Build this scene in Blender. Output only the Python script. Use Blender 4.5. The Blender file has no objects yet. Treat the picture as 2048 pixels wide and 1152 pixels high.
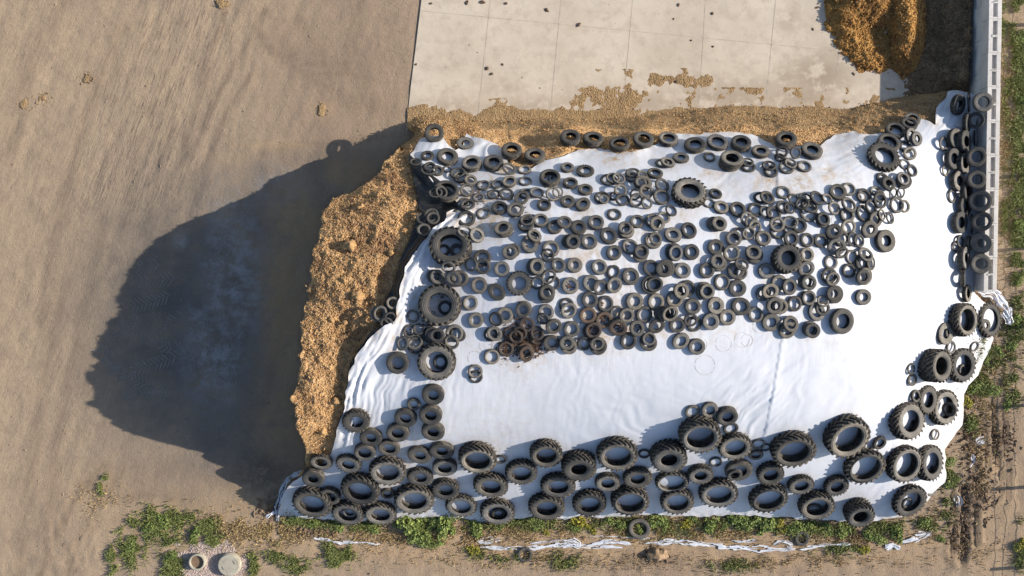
import bpy, bmesh, math, random
import numpy as np
from mathutils import Vector, Matrix
random.seed(7)
RNG = np.random.default_rng(11)
scene = bpy.context.scene
COL = scene.collection
F = 1980.0          # focal length in photo pixels
H = 48.6            # height of the drone above the yard
CX, CY = 1024.0, 576.0
SUN_EL, SUN_AZ = math.radians(26.4), math.radians(4.5)

# ------------------------------------------------------------------ helpers
def wpos(px, py, h=0.0):
    """photo pixel + height above the yard -> world x, y"""
    s = (H - h) / F
    return (np.asarray(px) - CX) * s, -(np.asarray(py) - CY) * s
def W(px, py, h=0.0):
    x, y = wpos(px, py, h)
    return Vector((float(x), float(y), float(h)))

_perm = RNG.permutation(512)
_perm = np.concatenate([_perm, _perm, _perm])
_ang = RNG.random(512) * 2 * math.pi
_gx, _gy = np.cos(_ang), np.sin(_ang)
def perlin(x, y, seed=0):
    x = np.asarray(x, float) + seed * 17.31; y = np.asarray(y, float) - seed * 9.77
    xi = np.floor(x).astype(int); yi = np.floor(y).astype(int)
    xf = x - xi; yf = y - yi
    u = xf * xf * xf * (xf * (xf * 6 - 15) + 10); v = yf * yf * yf * (yf * (yf * 6 - 15) + 10)
    def g(ix, iy, fx, fy):
        k = _perm[(_perm[ix & 511] + iy) & 511] & 511
        return _gx[k] * fx + _gy[k] * fy
    a = g(xi, yi, xf, yf); b = g(xi + 1, yi, xf - 1, yf)
    c = g(xi, yi + 1, xf, yf - 1); d = g(xi + 1, yi + 1, xf - 1, yf - 1)
    return ((a + u * (b - a)) * (1 - v) + (c + u * (d - c)) * v) * 1.5
def fbm(x, y, n=4, seed=0, gain=0.5):
    t = 0; a = 1.0; f = 1.0
    for i in range(n):
        t = t + a * perlin(np.asarray(x) * f, np.asarray(y) * f, seed + i * 3); a *= gain; f *= 2.03
    return t
def smooth(a, b, x):
    t = np.clip((np.asarray(x, float) - a) / (b - a), 0, 1)
    return t * t * (3 - 2 * t)
def inpoly(px, py, poly):
    px = np.asarray(px, float); py = np.asarray(py, float)
    ins = np.zeros(px.shape, bool)
    n = len(poly)
    for i in range(n):
        x0, y0 = poly[i]; x1, y1 = poly[(i + 1) % n]
        c = ((y0 > py) != (y1 > py))
        if y1 != y0:
            ins ^= c & (px < (x1 - x0) * (py - y0) / (y1 - y0) + x0)
    return ins
def polydist(px, py, poly, closed=True):
    """distance to and nearest point on a polyline"""
    px = np.asarray(px, float); py = np.asarray(py, float)
    best = np.full(px.shape, 1e9); bx = px.copy(); by = py.copy()
    n = len(poly)
    for i in range(n if closed else n - 1):
        x0, y0 = poly[i]; x1, y1 = poly[(i + 1) % n]
        dx, dy = x1 - x0, y1 - y0
        t = np.clip(((px - x0) * dx + (py - y0) * dy) / (dx * dx + dy * dy + 1e-9), 0, 1)
        qx, qy = x0 + t * dx, y0 + t * dy
        d = np.hypot(px - qx, py - qy)
        m = d < best
        best = np.where(m, d, best); bx = np.where(m, qx, bx); by = np.where(m, qy, by)
    return best, bx, by

def tag(o, label=None, cat=None, group=None, kind=None):
    if label: o['label'] = label
    if cat: o['category'] = cat
    if group: o['group'] = group
    if kind: o['kind'] = kind
    return o
def link(name, me, parent=None, mat=None):
    o = bpy.data.objects.new(name, me)
    COL.objects.link(o)
    if parent is not None: o.parent = parent
    if mat is not None and me is not None and not me.materials: me.materials.append(mat)
    return o
def empty(name, loc=(0, 0, 0)):
    o = bpy.data.objects.new(name, None); o.empty_display_size = .2
    COL.objects.link(o); o.location = loc
    return o
def mesh(name, verts, faces, mat=None, smooth_=True):
    me = bpy.data.meshes.new(name)
    me.from_pydata([tuple(v) for v in verts], [], [tuple(f) for f in faces])
    if smooth_ and len(me.polygons):
        me.polygons.foreach_set('use_smooth', [True] * len(me.polygons))
    if mat: me.materials.append(mat)
    me.update()
    return me
def mesh_np(name, V, Fq, mat=None, smooth_=True):
    """V (n,3) float, Fq (m,k) int"""
    me = bpy.data.meshes.new(name)
    k = Fq.shape[1]
    me.vertices.add(len(V)); me.vertices.foreach_set('co', V.astype(np.float32).ravel())
    me.loops.add(Fq.size); me.loops.foreach_set('vertex_index', Fq.astype(np.int32).ravel())
    me.polygons.add(len(Fq))
    me.polygons.foreach_set('loop_start', np.arange(0, Fq.size, k, dtype=np.int32))
    me.polygons.foreach_set('loop_total', np.full(len(Fq), k, dtype=np.int32))
    me.polygons.foreach_set('use_smooth', np.full(len(Fq), bool(smooth_)))
    if mat: me.materials.append(mat)
    me.update(calc_edges=True); me.validate()
    return me
def attr(me, name, vals):
    a = me.attributes.new(name, 'FLOAT', 'POINT'); a.data.foreach_set('value', np.asarray(vals, np.float32))
def box(bm, x0, x1, y0, y1, z0, z1):
    vs = [bm.verts.new(p) for p in ((x0,y0,z0),(x1,y0,z0),(x1,y1,z0),(x0,y1,z0),(x0,y0,z1),(x1,y0,z1),(x1,y1,z1),(x0,y1,z1))]
    for f in ((0,3,2,1),(4,5,6,7),(0,1,5,4),(1,2,6,5),(2,3,7,6),(3,0,4,7)): bm.faces.new([vs[i] for i in f])
def bm_mesh(name, bm, mat=None, smooth_=False):
    me = bpy.data.meshes.new(name); bm.to_mesh(me); bm.free()
    if mat: me.materials.append(mat)
    if smooth_: me.polygons.foreach_set('use_smooth', [True] * len(me.polygons))
    return me

# ------------------------------------------------------------------ node helper
def mat_new(name, rough=.8, spec=.3):
    m = bpy.data.materials.new(name); m.use_nodes = True
    nt = m.node_tree; b = nt.nodes['Principled BSDF']
    b.inputs['Roughness'].default_value = rough
    b.inputs['Specular IOR Level'].default_value = spec
    return m, nt, b
class N:
    def __init__(s, nt): s.nt = nt
    def n(s, t, **kw):
        o = s.nt.nodes.new(t)
        for k, v in kw.items():
            if k == 'ins':
                for i, val in v.items():
                    if hasattr(val, 'is_output') or isinstance(val, bpy.types.NodeSocket): s.nt.links.new(val, o.inputs[i])
                    else: o.inputs[i].default_value = val
            else: setattr(o, k, v)
        return o
    def obj(s): return s.n('ShaderNodeTexCoord').outputs['Object']
    def mapv(s, v, scale=(1,1,1), rot=(0,0,0)):
        return s.n('ShaderNodeMapping', ins={'Vector': v, 'Scale': scale, 'Rotation': rot}).outputs[0]
    def noise(s, v, scale, detail=4, rough=.55, dist=0):
        return s.n('ShaderNodeTexNoise', ins={'Vector': v, 'Scale': scale, 'Detail': detail, 'Roughness': rough, 'Distortion': dist}).outputs['Fac']
    def voro(s, v, scale, feat='F1', out='Distance'):
        return s.n('ShaderNodeTexVoronoi', feature=feat, ins={'Vector': v, 'Scale': scale}).outputs[out]
    def ramp(s, f, stops, interp='LINEAR'):
        r = s.n('ShaderNodeValToRGB', ins={'Fac': f}); cr = r.color_ramp; cr.interpolation = interp
        while len(cr.elements) < len(stops): cr.elements.new(.5)
        for e, (p, c) in zip(cr.elements, stops):
            e.position = p; e.color = (c, c, c, 1) if not hasattr(c, '__len__') else (*c, 1)
        return r.outputs[0]
    def mix(s, f, a, b, mode='MIX'):
        m = s.n('ShaderNodeMix', data_type='RGBA', blend_type=mode)
        for idx, val in ((0, f), (6, a), (7, b)):
            if isinstance(val, bpy.types.NodeSocket): s.nt.links.new(val, m.inputs[idx])
            elif idx == 0: m.inputs[0].default_value = val
            else: m.inputs[idx].default_value = (*val, 1)
        return m.outputs[2]
    def math(s, op, a, b=0.0, clamp=False):
        return s.n('ShaderNodeMath', operation=op, use_clamp=clamp, ins={0: a, 1: b}).outputs[0]
    def at(s, name): return s.n('ShaderNodeAttribute', attribute_name=name).outputs['Fac']
    def bump(s, h, dist=.02, strength=1.0, normal=None):
        ins = {'Height': h, 'Distance': dist, 'Strength': strength}
        if normal is not None: ins['Normal'] = normal
        return s.n('ShaderNodeBump', ins=ins).outputs[0]
    def set(s, b, color=None, rough=None, normal=None):
        for k, v in (('Base Color', color), ('Roughness', rough), ('Normal', normal)):
            if v is None: continue
            if isinstance(v, bpy.types.NodeSocket): s.nt.links.new(v, b.inputs[k])
            else: b.inputs[k].default_value = (*v, 1) if k == 'Base Color' else v

# ------------------------------------------------------------------ materials
def m_ground():
    m, nt, b = mat_new('packed_dirt', .95, .1); k = N(nt); v = k.obj()
    st = k.mapv(k.mapv(v, rot=(0, 0, -math.radians(70))), scale=(.10, 1.0, 1))
    big = k.noise(v, .16, 4, .6); mid = k.noise(v, 1.1, 6, .65); fine = k.noise(v, 16, 5, .7)
    streak = k.noise(st, 1.7, 5, .6, .4); streak2 = k.noise(st, 6.0, 3, .6, .3)
    c = k.mix(k.ramp(big, [(.35, 0), (.65, 1)]), (.39, .298, .205), (.348, .268, .192))
    c = k.mix(k.math('MULTIPLY', k.at('yard'), k.ramp(streak, [(.40, 0), (.66, .8)])), c, (.445, .340, .232))
    c = k.mix(k.ramp(k.noise(v, .55, 5, .6), [(.45, 0), (.75, .55)]), c, (.31, .235, .176))
    c = k.mix(k.math('MULTIPLY', k.at('dark'), k.ramp(k.noise(v, .45, 5, .6), [(.3, .45), (.65, 1)])), c, (.285, .212, .158))
    c = k.mix(k.math('MULTIPLY', k.at('lane'), k.ramp(k.noise(st, 3.0, 5, .7, .5), [(.32, .15), (.6, .85)])), c, (.205, .152, .110))
    c = k.mix(k.math('MULTIPLY', k.ramp(streak2, [(.52, 0), (.72, 1)]), k.math('MULTIPLY', k.at('yard'), k.ramp(k.noise(v, .22, 3), [(.45, 0), (.7, .4)]))), c, (.20, .150, .108))
    c = k.mix(k.math('MULTIPLY', k.ramp(mid, [(.50, 0), (.70, 1)]), .5), c, (.275, .207, .153))
    c = k.mix(k.math('MULTIPLY', k.at('band'), k.ramp(k.noise(st, 11.0, 4, .6, .6), [(.54, 0), (.64, .75)])), c, (.17, .125, .095))
    gr = k.noise(v, 4.5, 6, .75)
    c = k.mix(k.ramp(gr, [(.34, .38), (.48, 0)]), c, (.235, .178, .132))
    c = k.mix(k.ramp(gr, [(.55, 0), (.72, .42)]), c, (.46, .352, .258))
    c = k.mix(k.math('MULTIPLY', k.at('dry'), k.ramp(k.noise(v, 2.2, 6, .7), [(.33, 0), (.6, 1)])), c, (.42, .30, .18))
    c = k.mix(k.math('MULTIPLY', k.at('grey'), k.ramp(k.noise(v, .7, 6, .65), [(.25, .55), (.6, 1)])), c, (.118, .110, .104))  # the heap's cast shadow on the yard, deepened in the dirt's colour
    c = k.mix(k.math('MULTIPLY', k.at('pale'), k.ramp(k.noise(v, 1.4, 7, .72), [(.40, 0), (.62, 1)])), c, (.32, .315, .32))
    c = k.mix(k.math('MULTIPLY', k.at('feed'), k.ramp(k.noise(v, 1.3, 6, .7), [(.30, .3), (.55, 1)])), c, (.36, .255, .155))
    c = k.mix(k.math('MULTIPLY', k.at('mud'), k.ramp(k.noise(v, 2.5, 6, .7), [(.36, 0), (.52, 1)])), c, (.060, .045, .035))
    c = k.mix(k.ramp(fine, [(.26, .45), (.46, 0)]), c, (.19, .15, .12))
    c = k.mix(k.ramp(fine, [(.60, 0), (.80, .6)]), c, (.55, .43, .31))
    peb = k.voro(v, 9.0); pc = k.voro(v, 9.0, out='Color')
    pm = k.math('MULTIPLY', k.ramp(peb, [(.10, 1), (.17, 0)]), k.ramp(pc, [(.68, 0), (.72, 1)]))
    c = k.mix(k.math('MULTIPLY', pm, .8), c, k.mix(k.ramp(pc, [(.80, 0), (.84, 1)]), (.14, .11, .09), (.62, .55, .47)))
    hgt = k.math('ADD', k.math('MULTIPLY', mid, .9), k.math('MULTIPLY', fine, .35))
    hgt = k.math('ADD', hgt, k.math('MULTIPLY', streak2, k.math('MULTIPLY', k.at('band'), .30)))
    hgt = k.math('ADD', hgt, k.math('MULTIPLY', pm, .25))
    k.set(b, c, None, k.bump(hgt, .10, .8)); return m
def m_concrete():
    m, nt, b = mat_new('concrete_slab', .85, .25); k = N(nt); v = k.obj()
    big = k.noise(v, .28, 6, .65); mid = k.noise(v, 1.6, 7, .68); fine = k.noise(v, 22, 4, .7)
    c = k.mix(k.ramp(big, [(.34, 0), (.66, 1)]), (.52, .445, .355), (.62, .54, .44))
    c = k.mix(k.math('MULTIPLY', k.ramp(mid, [(.47, 0), (.70, 1)]), .7), c, (.42, .35, .275))
    br = k.mapv(k.mapv(v, rot=(0, 0, -.5)), scale=(1, .15, 1))
    c = k.mix(k.math('MULTIPLY', k.ramp(k.noise(br, 3, 5, .6), [(.52, 0), (.75, 1)]), .3), c, (.44, .39, .33))
    c = k.mix(k.math('MULTIPLY', k.at('wet'), k.ramp(k.noise(v, 1.1, 6, .6), [(.40, 0), (.50, 1)])), c, (.34, .275, .205))
    c = k.mix(k.ramp(fine, [(.26, .5), (.42, 0)]), c, (.30, .26, .22))
    pc = k.voro(v, 2.3, out='Color'); pd = k.voro(v, 2.3)
    c = k.mix(k.math('MULTIPLY', k.ramp(pd, [(.03, .8), (.10, 0)]), k.ramp(pc, [(.72, 0), (.75, 1)])), c, (.16, .12, .09))
    k.set(b, c, None, k.bump(k.math('ADD', fine, mid), .01, .5)); return m
def m_silage(name, c0, c1, c2, c3, scale=1.0, spoil=None):
    m, nt, b = mat_new(name, .95, .1); k = N(nt); v = k.obj()
    big = k.noise(v, .9 * scale, 5, .65); fine = k.noise(v, 13 * scale, 4, .75); fib = k.voro(v, 22 * scale, out='Color')
    c = k.mix(k.ramp(big, [(.36, 0), (.64, 1)]), c0, c1)
    c = k.mix(k.ramp(fine, [(.34, .9), (.50, 0)]), c, c2)
    c = k.mix(k.ramp(fib, [(.55, 0), (.95, .7)]), c, c3)
    if spoil: c = k.mix(k.ramp(k.noise(v, .75, 6, .72), [(.53, 0), (.64, .8)]), c, spoil)
    k.set(b, c, None, k.bump(k.math('ADD', k.math('MULTIPLY', fine, 1.5), k.voro(v, 15 * scale)), .05, 1.0)); return m
def m_sheet():
    m, nt, b = mat_new('white_film', .42, .35); k = N(nt); v = k.obj()
    c = k.mix(k.ramp(k.noise(v, .5, 5, .6), [(.4, 0), (.7, 1)]), (.63, .665, .735), (.575, .61, .68))
    c = k.mix(k.math('MULTIPLY', k.at('dirt'), k.ramp(k.noise(v, 3.0, 7, .75), [(.38, 0), (.66, 1)])), c, (.42, .29, .15))
    c = k.mix(k.math('MULTIPLY', k.ramp(k.noise(v, 9, 6, .75), [(.55, 0), (.78, 1)]), .25), c, (.52, .47, .41))
    w1 = k.noise(k.mapv(v, scale=(3.2, .35, 1)), 2.2, 4, .55, .6)
    w2 = k.noise(k.mapv(k.mapv(v, rot=(0, 0, -.45)), scale=(.3, 3.0, 1)), 2.0, 4, .55, .5)
    w = k.mix(k.ramp(k.noise(v, .22, 2), [(.42, 0), (.58, 1)]), w1, w2)
    k.set(b, c, None, k.bump(w, .014, .5)); return m
def m_black():
    m, nt, b = mat_new('black_film', .32, .5); k = N(nt); v = k.obj()
    w = k.noise(k.mapv(k.mapv(v, rot=(0, 0, .7)), scale=(.6, 4.5, 1)), 1.7, 5, .6, .8)
    c = k.mix(k.ramp(k.noise(v, 3, 6, .7), [(.45, 0), (.75, 1)]), (.014, .015, .018), (.055, .05, .045))
    k.set(b, c, None, k.bump(w, .07, .9)); return m
def m_tread():
    m, nt, b = mat_new('tread_rubber', .78, .3); k = N(nt); v = k.obj()
    oc = k.n('ShaderNodeObjectInfo'); rnd = oc.outputs['Random']
    vv = k.n('ShaderNodeVectorMath', operation='ADD', ins={0: v, 1: k.n('ShaderNodeCombineXYZ', ins={0: k.math('MULTIPLY', rnd, 37.0)}).outputs[0]}).outputs[0]
    d = k.ramp(k.noise(vv, 3.5, 5, .7), [(.38, 0), (.72, 1)])
    c = k.mix(d, (.022, .023, .025), (.165, .142, .112))
    k.set(b, c, None, k.bump(k.noise(v, 14, 3), .02, .4)); return m
def m_side():
    m, nt, b = mat_new('sidewall_rubber', .72, .35); k = N(nt); v = k.obj()
    oc = k.n('ShaderNodeObjectInfo'); rnd = oc.outputs['Random']
    vv = k.n('ShaderNodeVectorMath', operation='ADD', ins={0: v, 1: k.n('ShaderNodeCombineXYZ', ins={1: k.math('MULTIPLY', rnd, 53.0)}).outputs[0]}).outputs[0]
    amt = k.math('ADD', k.math('MULTIPLY', k.math('POWER', rnd, 1.5), .85), .12)
    d = k.math('MULTIPLY', k.ramp(k.noise(vv, 2.6, 5, .7), [(.30, .35), (.62, 1)]), amt)
    c = k.mix(d, (.030, .031, .033), k.mix(k.math('FRACT', k.math('MULTIPLY', rnd, 7.3)), (.31, .275, .22), (.235, .225, .21)))
    sx = k.n('ShaderNodeSeparateXYZ', ins={0: v})
    r = k.math('SQRT', k.math('ADD', k.math('MULTIPLY', sx.outputs[0], sx.outputs[0]), k.math('MULTIPLY', sx.outputs[1], sx.outputs[1])))
    c = k.mix(k.ramp(r, [(.90, 0), (.965, .85)]), c, (.022, .023, .025))
    rings = k.math('SINE', k.math('MULTIPLY', r, 75.0))
    letters = k.math('MULTIPLY', k.ramp(r, [(.76, 0), (.77, 1), (.86, 1), (.87, 0)]), k.noise(v, 16, 3))
    k.set(b, c, None, k.bump(k.math('ADD', k.math('MULTIPLY', rings, .25), k.math('ADD', letters, k.math('MULTIPLY', k.noise(vv, 12, 3), .5))), .02, .6)); return m
def m_plain(name, col, rough=.8, spec=.3, var=.25, scale=4.0, bump=.02):
    m, nt, b = mat_new(name, rough, spec); k = N(nt); v = k.obj()
    n = k.noise(v, scale, 6, .65)
    c = k.mix(k.ramp(n, [(.3, 0), (.7, 1)]), tuple(x * (1 - var) for x in col), tuple(min(1, x * (1 + var)) for x in col))
    k.set(b, c, None, k.bump(n, bump, .7)); return m
def m_block():
    m, nt, b = mat_new('cast_concrete', .85, .25); k = N(nt); v = k.obj()
    rnd = k.n('ShaderNodeObjectInfo').outputs['Random']
    n = k.noise(v, 2.0, 7, .68)
    c = k.mix(k.ramp(n, [(.3, 0), (.7, 1)]), (.60, .575, .55), (.76, .735, .70))
    c = k.mix(k.math('MULTIPLY', rnd, .35), c, (.44, .41, .38))
    c = k.mix(k.ramp(k.noise(k.mapv(v, scale=(3, 3, .5)), 2.5, 5, .7), [(.55, 0), (.8, .6)]), c, (.30, .27, .23))
    c = k.mix(k.ramp(k.noise(v, 30, 3), [(.28, .6), (.4, 0)]), c, (.22, .2, .18))
    k.set(b, c, None, k.bump(n, .02, .5)); return m
def m_leaf(name, a, c_):
    m, nt, b = mat_new(name, .6, .3); k = N(nt); v = k.obj()
    rnd = k.n('ShaderNodeObjectInfo').outputs['Random']
    g = k.n('ShaderNodeNewGeometry').outputs['Random Per Island']
    c = k.mix(g, a, c_)
    c = k.mix(k.math('MULTIPLY', rnd, .35), c, tuple(x * 1.5 for x in c_))
    k.set(b, c)
    b.inputs['Transmission Weight'].default_value = 0
    return m

M_GROUND = m_ground(); M_CONC = m_concrete()
M_SIL = m_silage('chopped_silage', (.69, .435, .205), (.51, .305, .138), (.25, .155, .085), (.82, .62, .41), 1.0, (.26, .15, .085))
M_FEED = m_silage('amber_feed', (.47, .255, .08), (.30, .155, .055), (.055, .03, .016), (.56, .36, .15), .6)
M_WASTE = m_silage('old_feed', (.34, .235, .14), (.24, .165, .10), (.07, .045, .03), (.30, .22, .135))
M_SPILL = m_silage('spilled_feed', (.41, .28, .15), (.33, .222, .118), (.18, .115, .062), (.50, .355, .205))
M_SHEET = m_sheet(); M_BLACK = m_black()
M_TREAD = m_tread(); M_SIDE = m_side()
M_BLOCK = m_block()
M_RUST = M_SIDE.copy(); M_RUST.name = 'muddy_sidewall'
for _n in M_RUST.node_tree.nodes:
    if _n.bl_idname == 'ShaderNodeMix' and tuple(round(x, 3) for x in _n.inputs[6].default_value)[:3] == (.31, .275, .22):
        _n.inputs[6].default_value = (.20, .125, .078, 1); _n.inputs[7].default_value = (.16, .10, .066, 1)
M_ROCK = m_plain('field_stone', (.30, .215, .14), .95, .1, .5, 5, .12)
M_CLOD = m_plain('dark_clod', (.12, .085, .06), .95, .1, .3, 20, .02)
M_CRUST = m_plain('silage_clump', (.40, .25, .12), .95, .1, .45, 14, .04)
M_LEAF = m_leaf('weed_leaf', (.085, .145, .035), (.23, .275, .075))
M_LEAFY = m_leaf('yellowing_leaf', (.17, .19, .03), (.38, .32, .04))
M_GRASS = m_leaf('grass_blade', (.10, .145, .04), (.25, .265, .09))
M_STRAW = m_leaf('dry_grass_blade', (.34, .25, .12), (.45, .34, .17))
M_LID = m_plain('lid_concrete', (.40, .375, .305), .85, .25, .22, 3, .01)
M_PIPE = m_plain('riser_concrete', (.22, .15, .10), .85, .25, .2, 5, .01)
M_PIPED = m_plain('riser_inside', (.16, .105, .07), .9, .2, .3, 6, .02)
M_GRAVEL = m_plain('pink_gravel', (.50, .415, .375), .9, .2, .35, 40, .01)
M_STEEL = m_plain('weathered_steel', (.22, .20, .18), .55, .4, .2, 8, .005)
M_WOOD = m_plain('fence_wood', (.22, .16, .11), .85, .2, .3, 6, .01)
# ------------------------------------------------------------------ the heap's height, from surveyed points (photo pixel x, y, height in m)
HP = [(760,325,2.75),(730,350,2.9),(655,395,3.25),(640,440,4.15),(625,510,4.6),(608,600,4.8),(600,690,5.1),(600,740,5.1),(583,800,4.75),(598,850,4.2),(602,880,3.6),(612,905,2.5),
 (820,290,1.9),(865,262,1.5),(885,262,1.5),(842,264,1.5),(800,315,2.6),(812,258,.9),(845,228,.1),(560,1025,.1),(600,1035,.1),(615,960,1.4),(575,990,.7),(650,900,2.5),(680,890,2.9),(690,1042,.1),(690,840,3.7),(700,760,4.7),
 (850,450,4.4),(850,600,4.9),(860,730,4.8),(850,800,4.3),(870,860,3.5),(900,940,1.9),(900,1040,.1),(740,560,5.0),(720,480,4.7),(760,420,4.35),
 (940,290,1.85),(1060,300,2.0),(1140,272,1.9),(1280,275,1.95),(1440,285,2.1),(1570,275,1.9),(1660,278,1.8),(1780,255,1.5),(1850,215,1.0),(1900,200,1.0),(1945,200,.9),
 (960,242,.1),(1060,236,.1),(1200,234,.1),(1300,228,.1),(1420,212,.1),(1500,208,.1),(1600,210,.1),(1700,214,.1),(1790,192,.1),
 (960,262,1.35),(1150,254,1.35),(1300,252,1.35),(1450,250,1.4),(1600,248,1.35),(1720,244,1.2),(1150,292,2.0),(1300,296,2.1),(1450,300,2.3),
 (900,345,2.9),(1000,350,3.1),(1100,345,3.1),(1300,345,3.15),(1500,345,3.1),(1700,330,2.8),(1800,300,2.1),
 (1000,450,4.6),(1200,450,4.6),(1400,450,4.4),(1600,450,4.1),(1750,450,3.55),(1850,400,2.45),(1920,300,1.35),(1925,400,1.3),(1930,500,1.3),(1930,570,1.1),(1955,400,1.0),(1955,520,1.0),(1950,300,1.0),
 (1000,600,5.15),(1300,600,4.95),(1500,600,4.6),(1700,600,4.05),(1800,600,3.4),(1880,600,2.0),(1935,625,1.2),(1985,640,.3),
 (1000,750,4.65),(1200,750,4.5),(1400,750,4.3),(1600,750,4.0),(1740,700,3.7),(1830,720,2.5),(1895,720,1.3),(1950,740,.25),
 (1000,850,3.5),(1200,850,3.45),(1400,850,3.4),(1600,850,3.2),(1740,850,2.5),(1820,850,1.7),(1890,830,.7),(1925,850,.1),
 (1000,945,1.85),(1150,945,1.85),(1300,945,1.85),(1450,945,1.85),(1600,945,1.8),(1720,935,1.55),(1800,940,1.15),(1860,930,.6),(1895,950,.1),
 (1000,1035,.15),(1150,1035,.15),(1300,1035,.15),(1450,1035,.15),(1600,1035,.15),(1720,1042,.1),(1830,1015,.3),(1860,1000,.1),(800,1040,.1),(740,960,1.7),(800,900,2.7)]
HPA = np.array(HP, float) * np.array([1, 1, 1.2])
def _U(r2): return np.where(r2 > 1e-9, r2 * np.log(r2 + 1e-12), 0.0)
def _tps():
    P = HPA[:, :2] / 500.0; n = len(P)
    d2 = ((P[:, None] - P[None]) ** 2).sum(-1)
    K = _U(d2) + np.eye(n) * .002
    Q = np.c_[np.ones(n), P]
    A = np.zeros((n + 3, n + 3)); A[:n, :n] = K; A[:n, n:] = Q; A[n:, :n] = Q.T
    return np.linalg.solve(A, np.r_[HPA[:, 2], 0, 0, 0]), P
_tw, _tP = _tps()
GX0, GY0, GS = 480, 150, 4
_gxx, _gyy = np.meshgrid(np.arange(GX0, 2080, GS), np.arange(GY0, 1100, GS))
def _tps_eval(px, py):
    q = np.stack([px.ravel(), py.ravel()], 1) / 500.0
    out = np.zeros(len(q))
    for s in range(0, len(q), 8000):
        c = q[s:s + 8000]
        d2 = ((c[:, None] - _tP[None]) ** 2).sum(-1)
        out[s:s + 8000] = _U(d2) @ _tw[:-3] + _tw[-3] + c @ _tw[-2:]
    return out.reshape(px.shape)
HGRID = _tps_eval(_gxx.astype(float), _gyy.astype(float))
def bil(G, px, py):
    fx = np.clip((np.asarray(px, float) - GX0) / GS, 0, G.shape[1] - 1.001); fy = np.clip((np.asarray(py, float) - GY0) / GS, 0, G.shape[0] - 1.001)
    ix = fx.astype(int); iy = fy.astype(int); tx = fx - ix; ty = fy - iy
    return (G[iy, ix] * (1 - tx) + G[iy, ix + 1] * tx) * (1 - ty) + (G[iy + 1, ix] * (1 - tx) + G[iy + 1, ix + 1] * tx) * ty

HEAP = [(812,246),(840,228),(890,234),(960,241),(1060,232),(1150,236),(1250,231),(1300,226),(1400,208),(1500,205),(1560,212),(1600,206),(1700,212),(1790,190),(1850,182),(1905,174),(1953,178),
 (1957,300),(1957,560),(1950,588),(1974,615),(1982,650),(1972,690),(1952,738),(1922,784),(1914,846),(1884,896),(1884,952),(1850,994),(1816,1024),(1755,1034),(1600,1030),(1300,1026),(1000,1032),(700,1036),(600,1034),(562,1036),(560,1010),(590,960),(612,930),
 (612,905),(604,880),(600,865),(590,850),(596,835),(586,822),(590,812),(578,798),(588,785),(597,770),(594,745),(604,728),(600,712),(606,700),(598,682),(604,668),(602,650),(610,630),(606,615),(618,600),(614,580),(622,560),(620,540),(628,520),(626,500),(636,480),(638,462),(646,448),(644,430),(654,412),(664,398),(682,390),(700,388),(716,376),(738,366),(750,352),(762,345),(766,322),(780,314),(792,300),(806,292),(815,282),(830,268),(815,256)]
SHEET = [(820,309),(832,292),(840,278),(852,270),(888,269),(897,290),(910,300),(926,292),(933,267),(952,272),(975,281),(992,288),(1003,300),(1020,330),(1062,337),(1090,322),(1120,311),(1150,303),(1200,297),(1235,306),(1262,306),(1285,298),(1320,284),(1345,272),(1365,268),(1420,265),(1470,266),(1502,268),(1526,280),(1552,294),(1590,293),(1640,292),(1652,280),(1668,270),(1695,265),(1730,268),(1758,269),(1780,262),(1800,248),(1822,246),(1845,240),(1858,244),(1870,251),(1873,226),(1880,208),(1892,196),(1896,184),(1915,180),(1930,184),(1952,190),
 (1955,300),(1955,560),(1948,586),(1962,600),(1982,615),(1992,650),(1982,690),(1960,742),(1930,788),(1923,848),(1892,898),(1892,955),(1858,998),(1822,1030),(1755,1040),(1700,1042),(1650,1040),(1500,1032),(1300,1030),(1130,1036),(1040,1036),(960,1042),(900,1036),(800,1036),(700,1042),(610,1036),(572,1040),(560,1046),(556,1020),(568,985),(585,965),(605,950),(640,935),(662,908),(668,892),(672,862),(682,838),(690,815),(690,785),(700,745),(716,708),(736,682),(762,658),(790,642),(794,605),(800,570),(812,535),(826,508),(845,482),(866,458),(888,442),(893,424),(912,420),(938,426),(915,405),(880,378),(850,345)]
BLACK = [(815,306),(835,322),(860,345),(895,375),(925,402),(946,412),(940,432),(905,436),(888,452),(866,468),(845,492),(826,518),(812,545),(802,575),(800,612),(792,650),(765,670),(738,695),(718,722),(702,752),(700,735),(716,702),(740,668),(758,645),(772,605),(790,560),(806,510),(822,470),(836,436),(852,425),(840,420),(833,390),(824,345)]
FLAP = [(925,424),(885,452),(848,495),(815,555),(800,610),(770,665),(725,720),(700,790),(682,870)]   # folded left edge of the film

def roughen(poly, amp, step=9.0, seed=1, wl=26.0):
    out = []; n = len(poly); s = 0.0
    for i in range(n):
        (x0, y0), (x1, y1) = poly[i], poly[(i + 1) % n]; L = math.hypot(x1 - x0, y1 - y0); m = max(1, int(L / step))
        for j in range(m):
            t = j / m; d = amp * float(perlin((s + t * L) / wl, seed * 3.7, seed) + .6 * perlin((s + t * L) / (wl * .35), seed * 1.7, seed + 1))
            out.append((x0 + (x1 - x0) * t - (y1 - y0) / (L + 1e-6) * d, y0 + (y1 - y0) * t + (x1 - x0) / (L + 1e-6) * d))
        s += L
    return out
HEAP = roughen(HEAP, 4, seed=2); SHEET = roughen(SHEET, 5, seed=3, wl=34); BLACK = roughen(BLACK, 3, seed=4)
def height(px, py):
    """top of the film-covered heap"""
    return np.clip(bil(HGRID, px, py), -.3, 7)
def cut_step(px, py):
    return .30 * (1 - smooth(690, 780, py)) * smooth(285, 330, py) + .10
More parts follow.
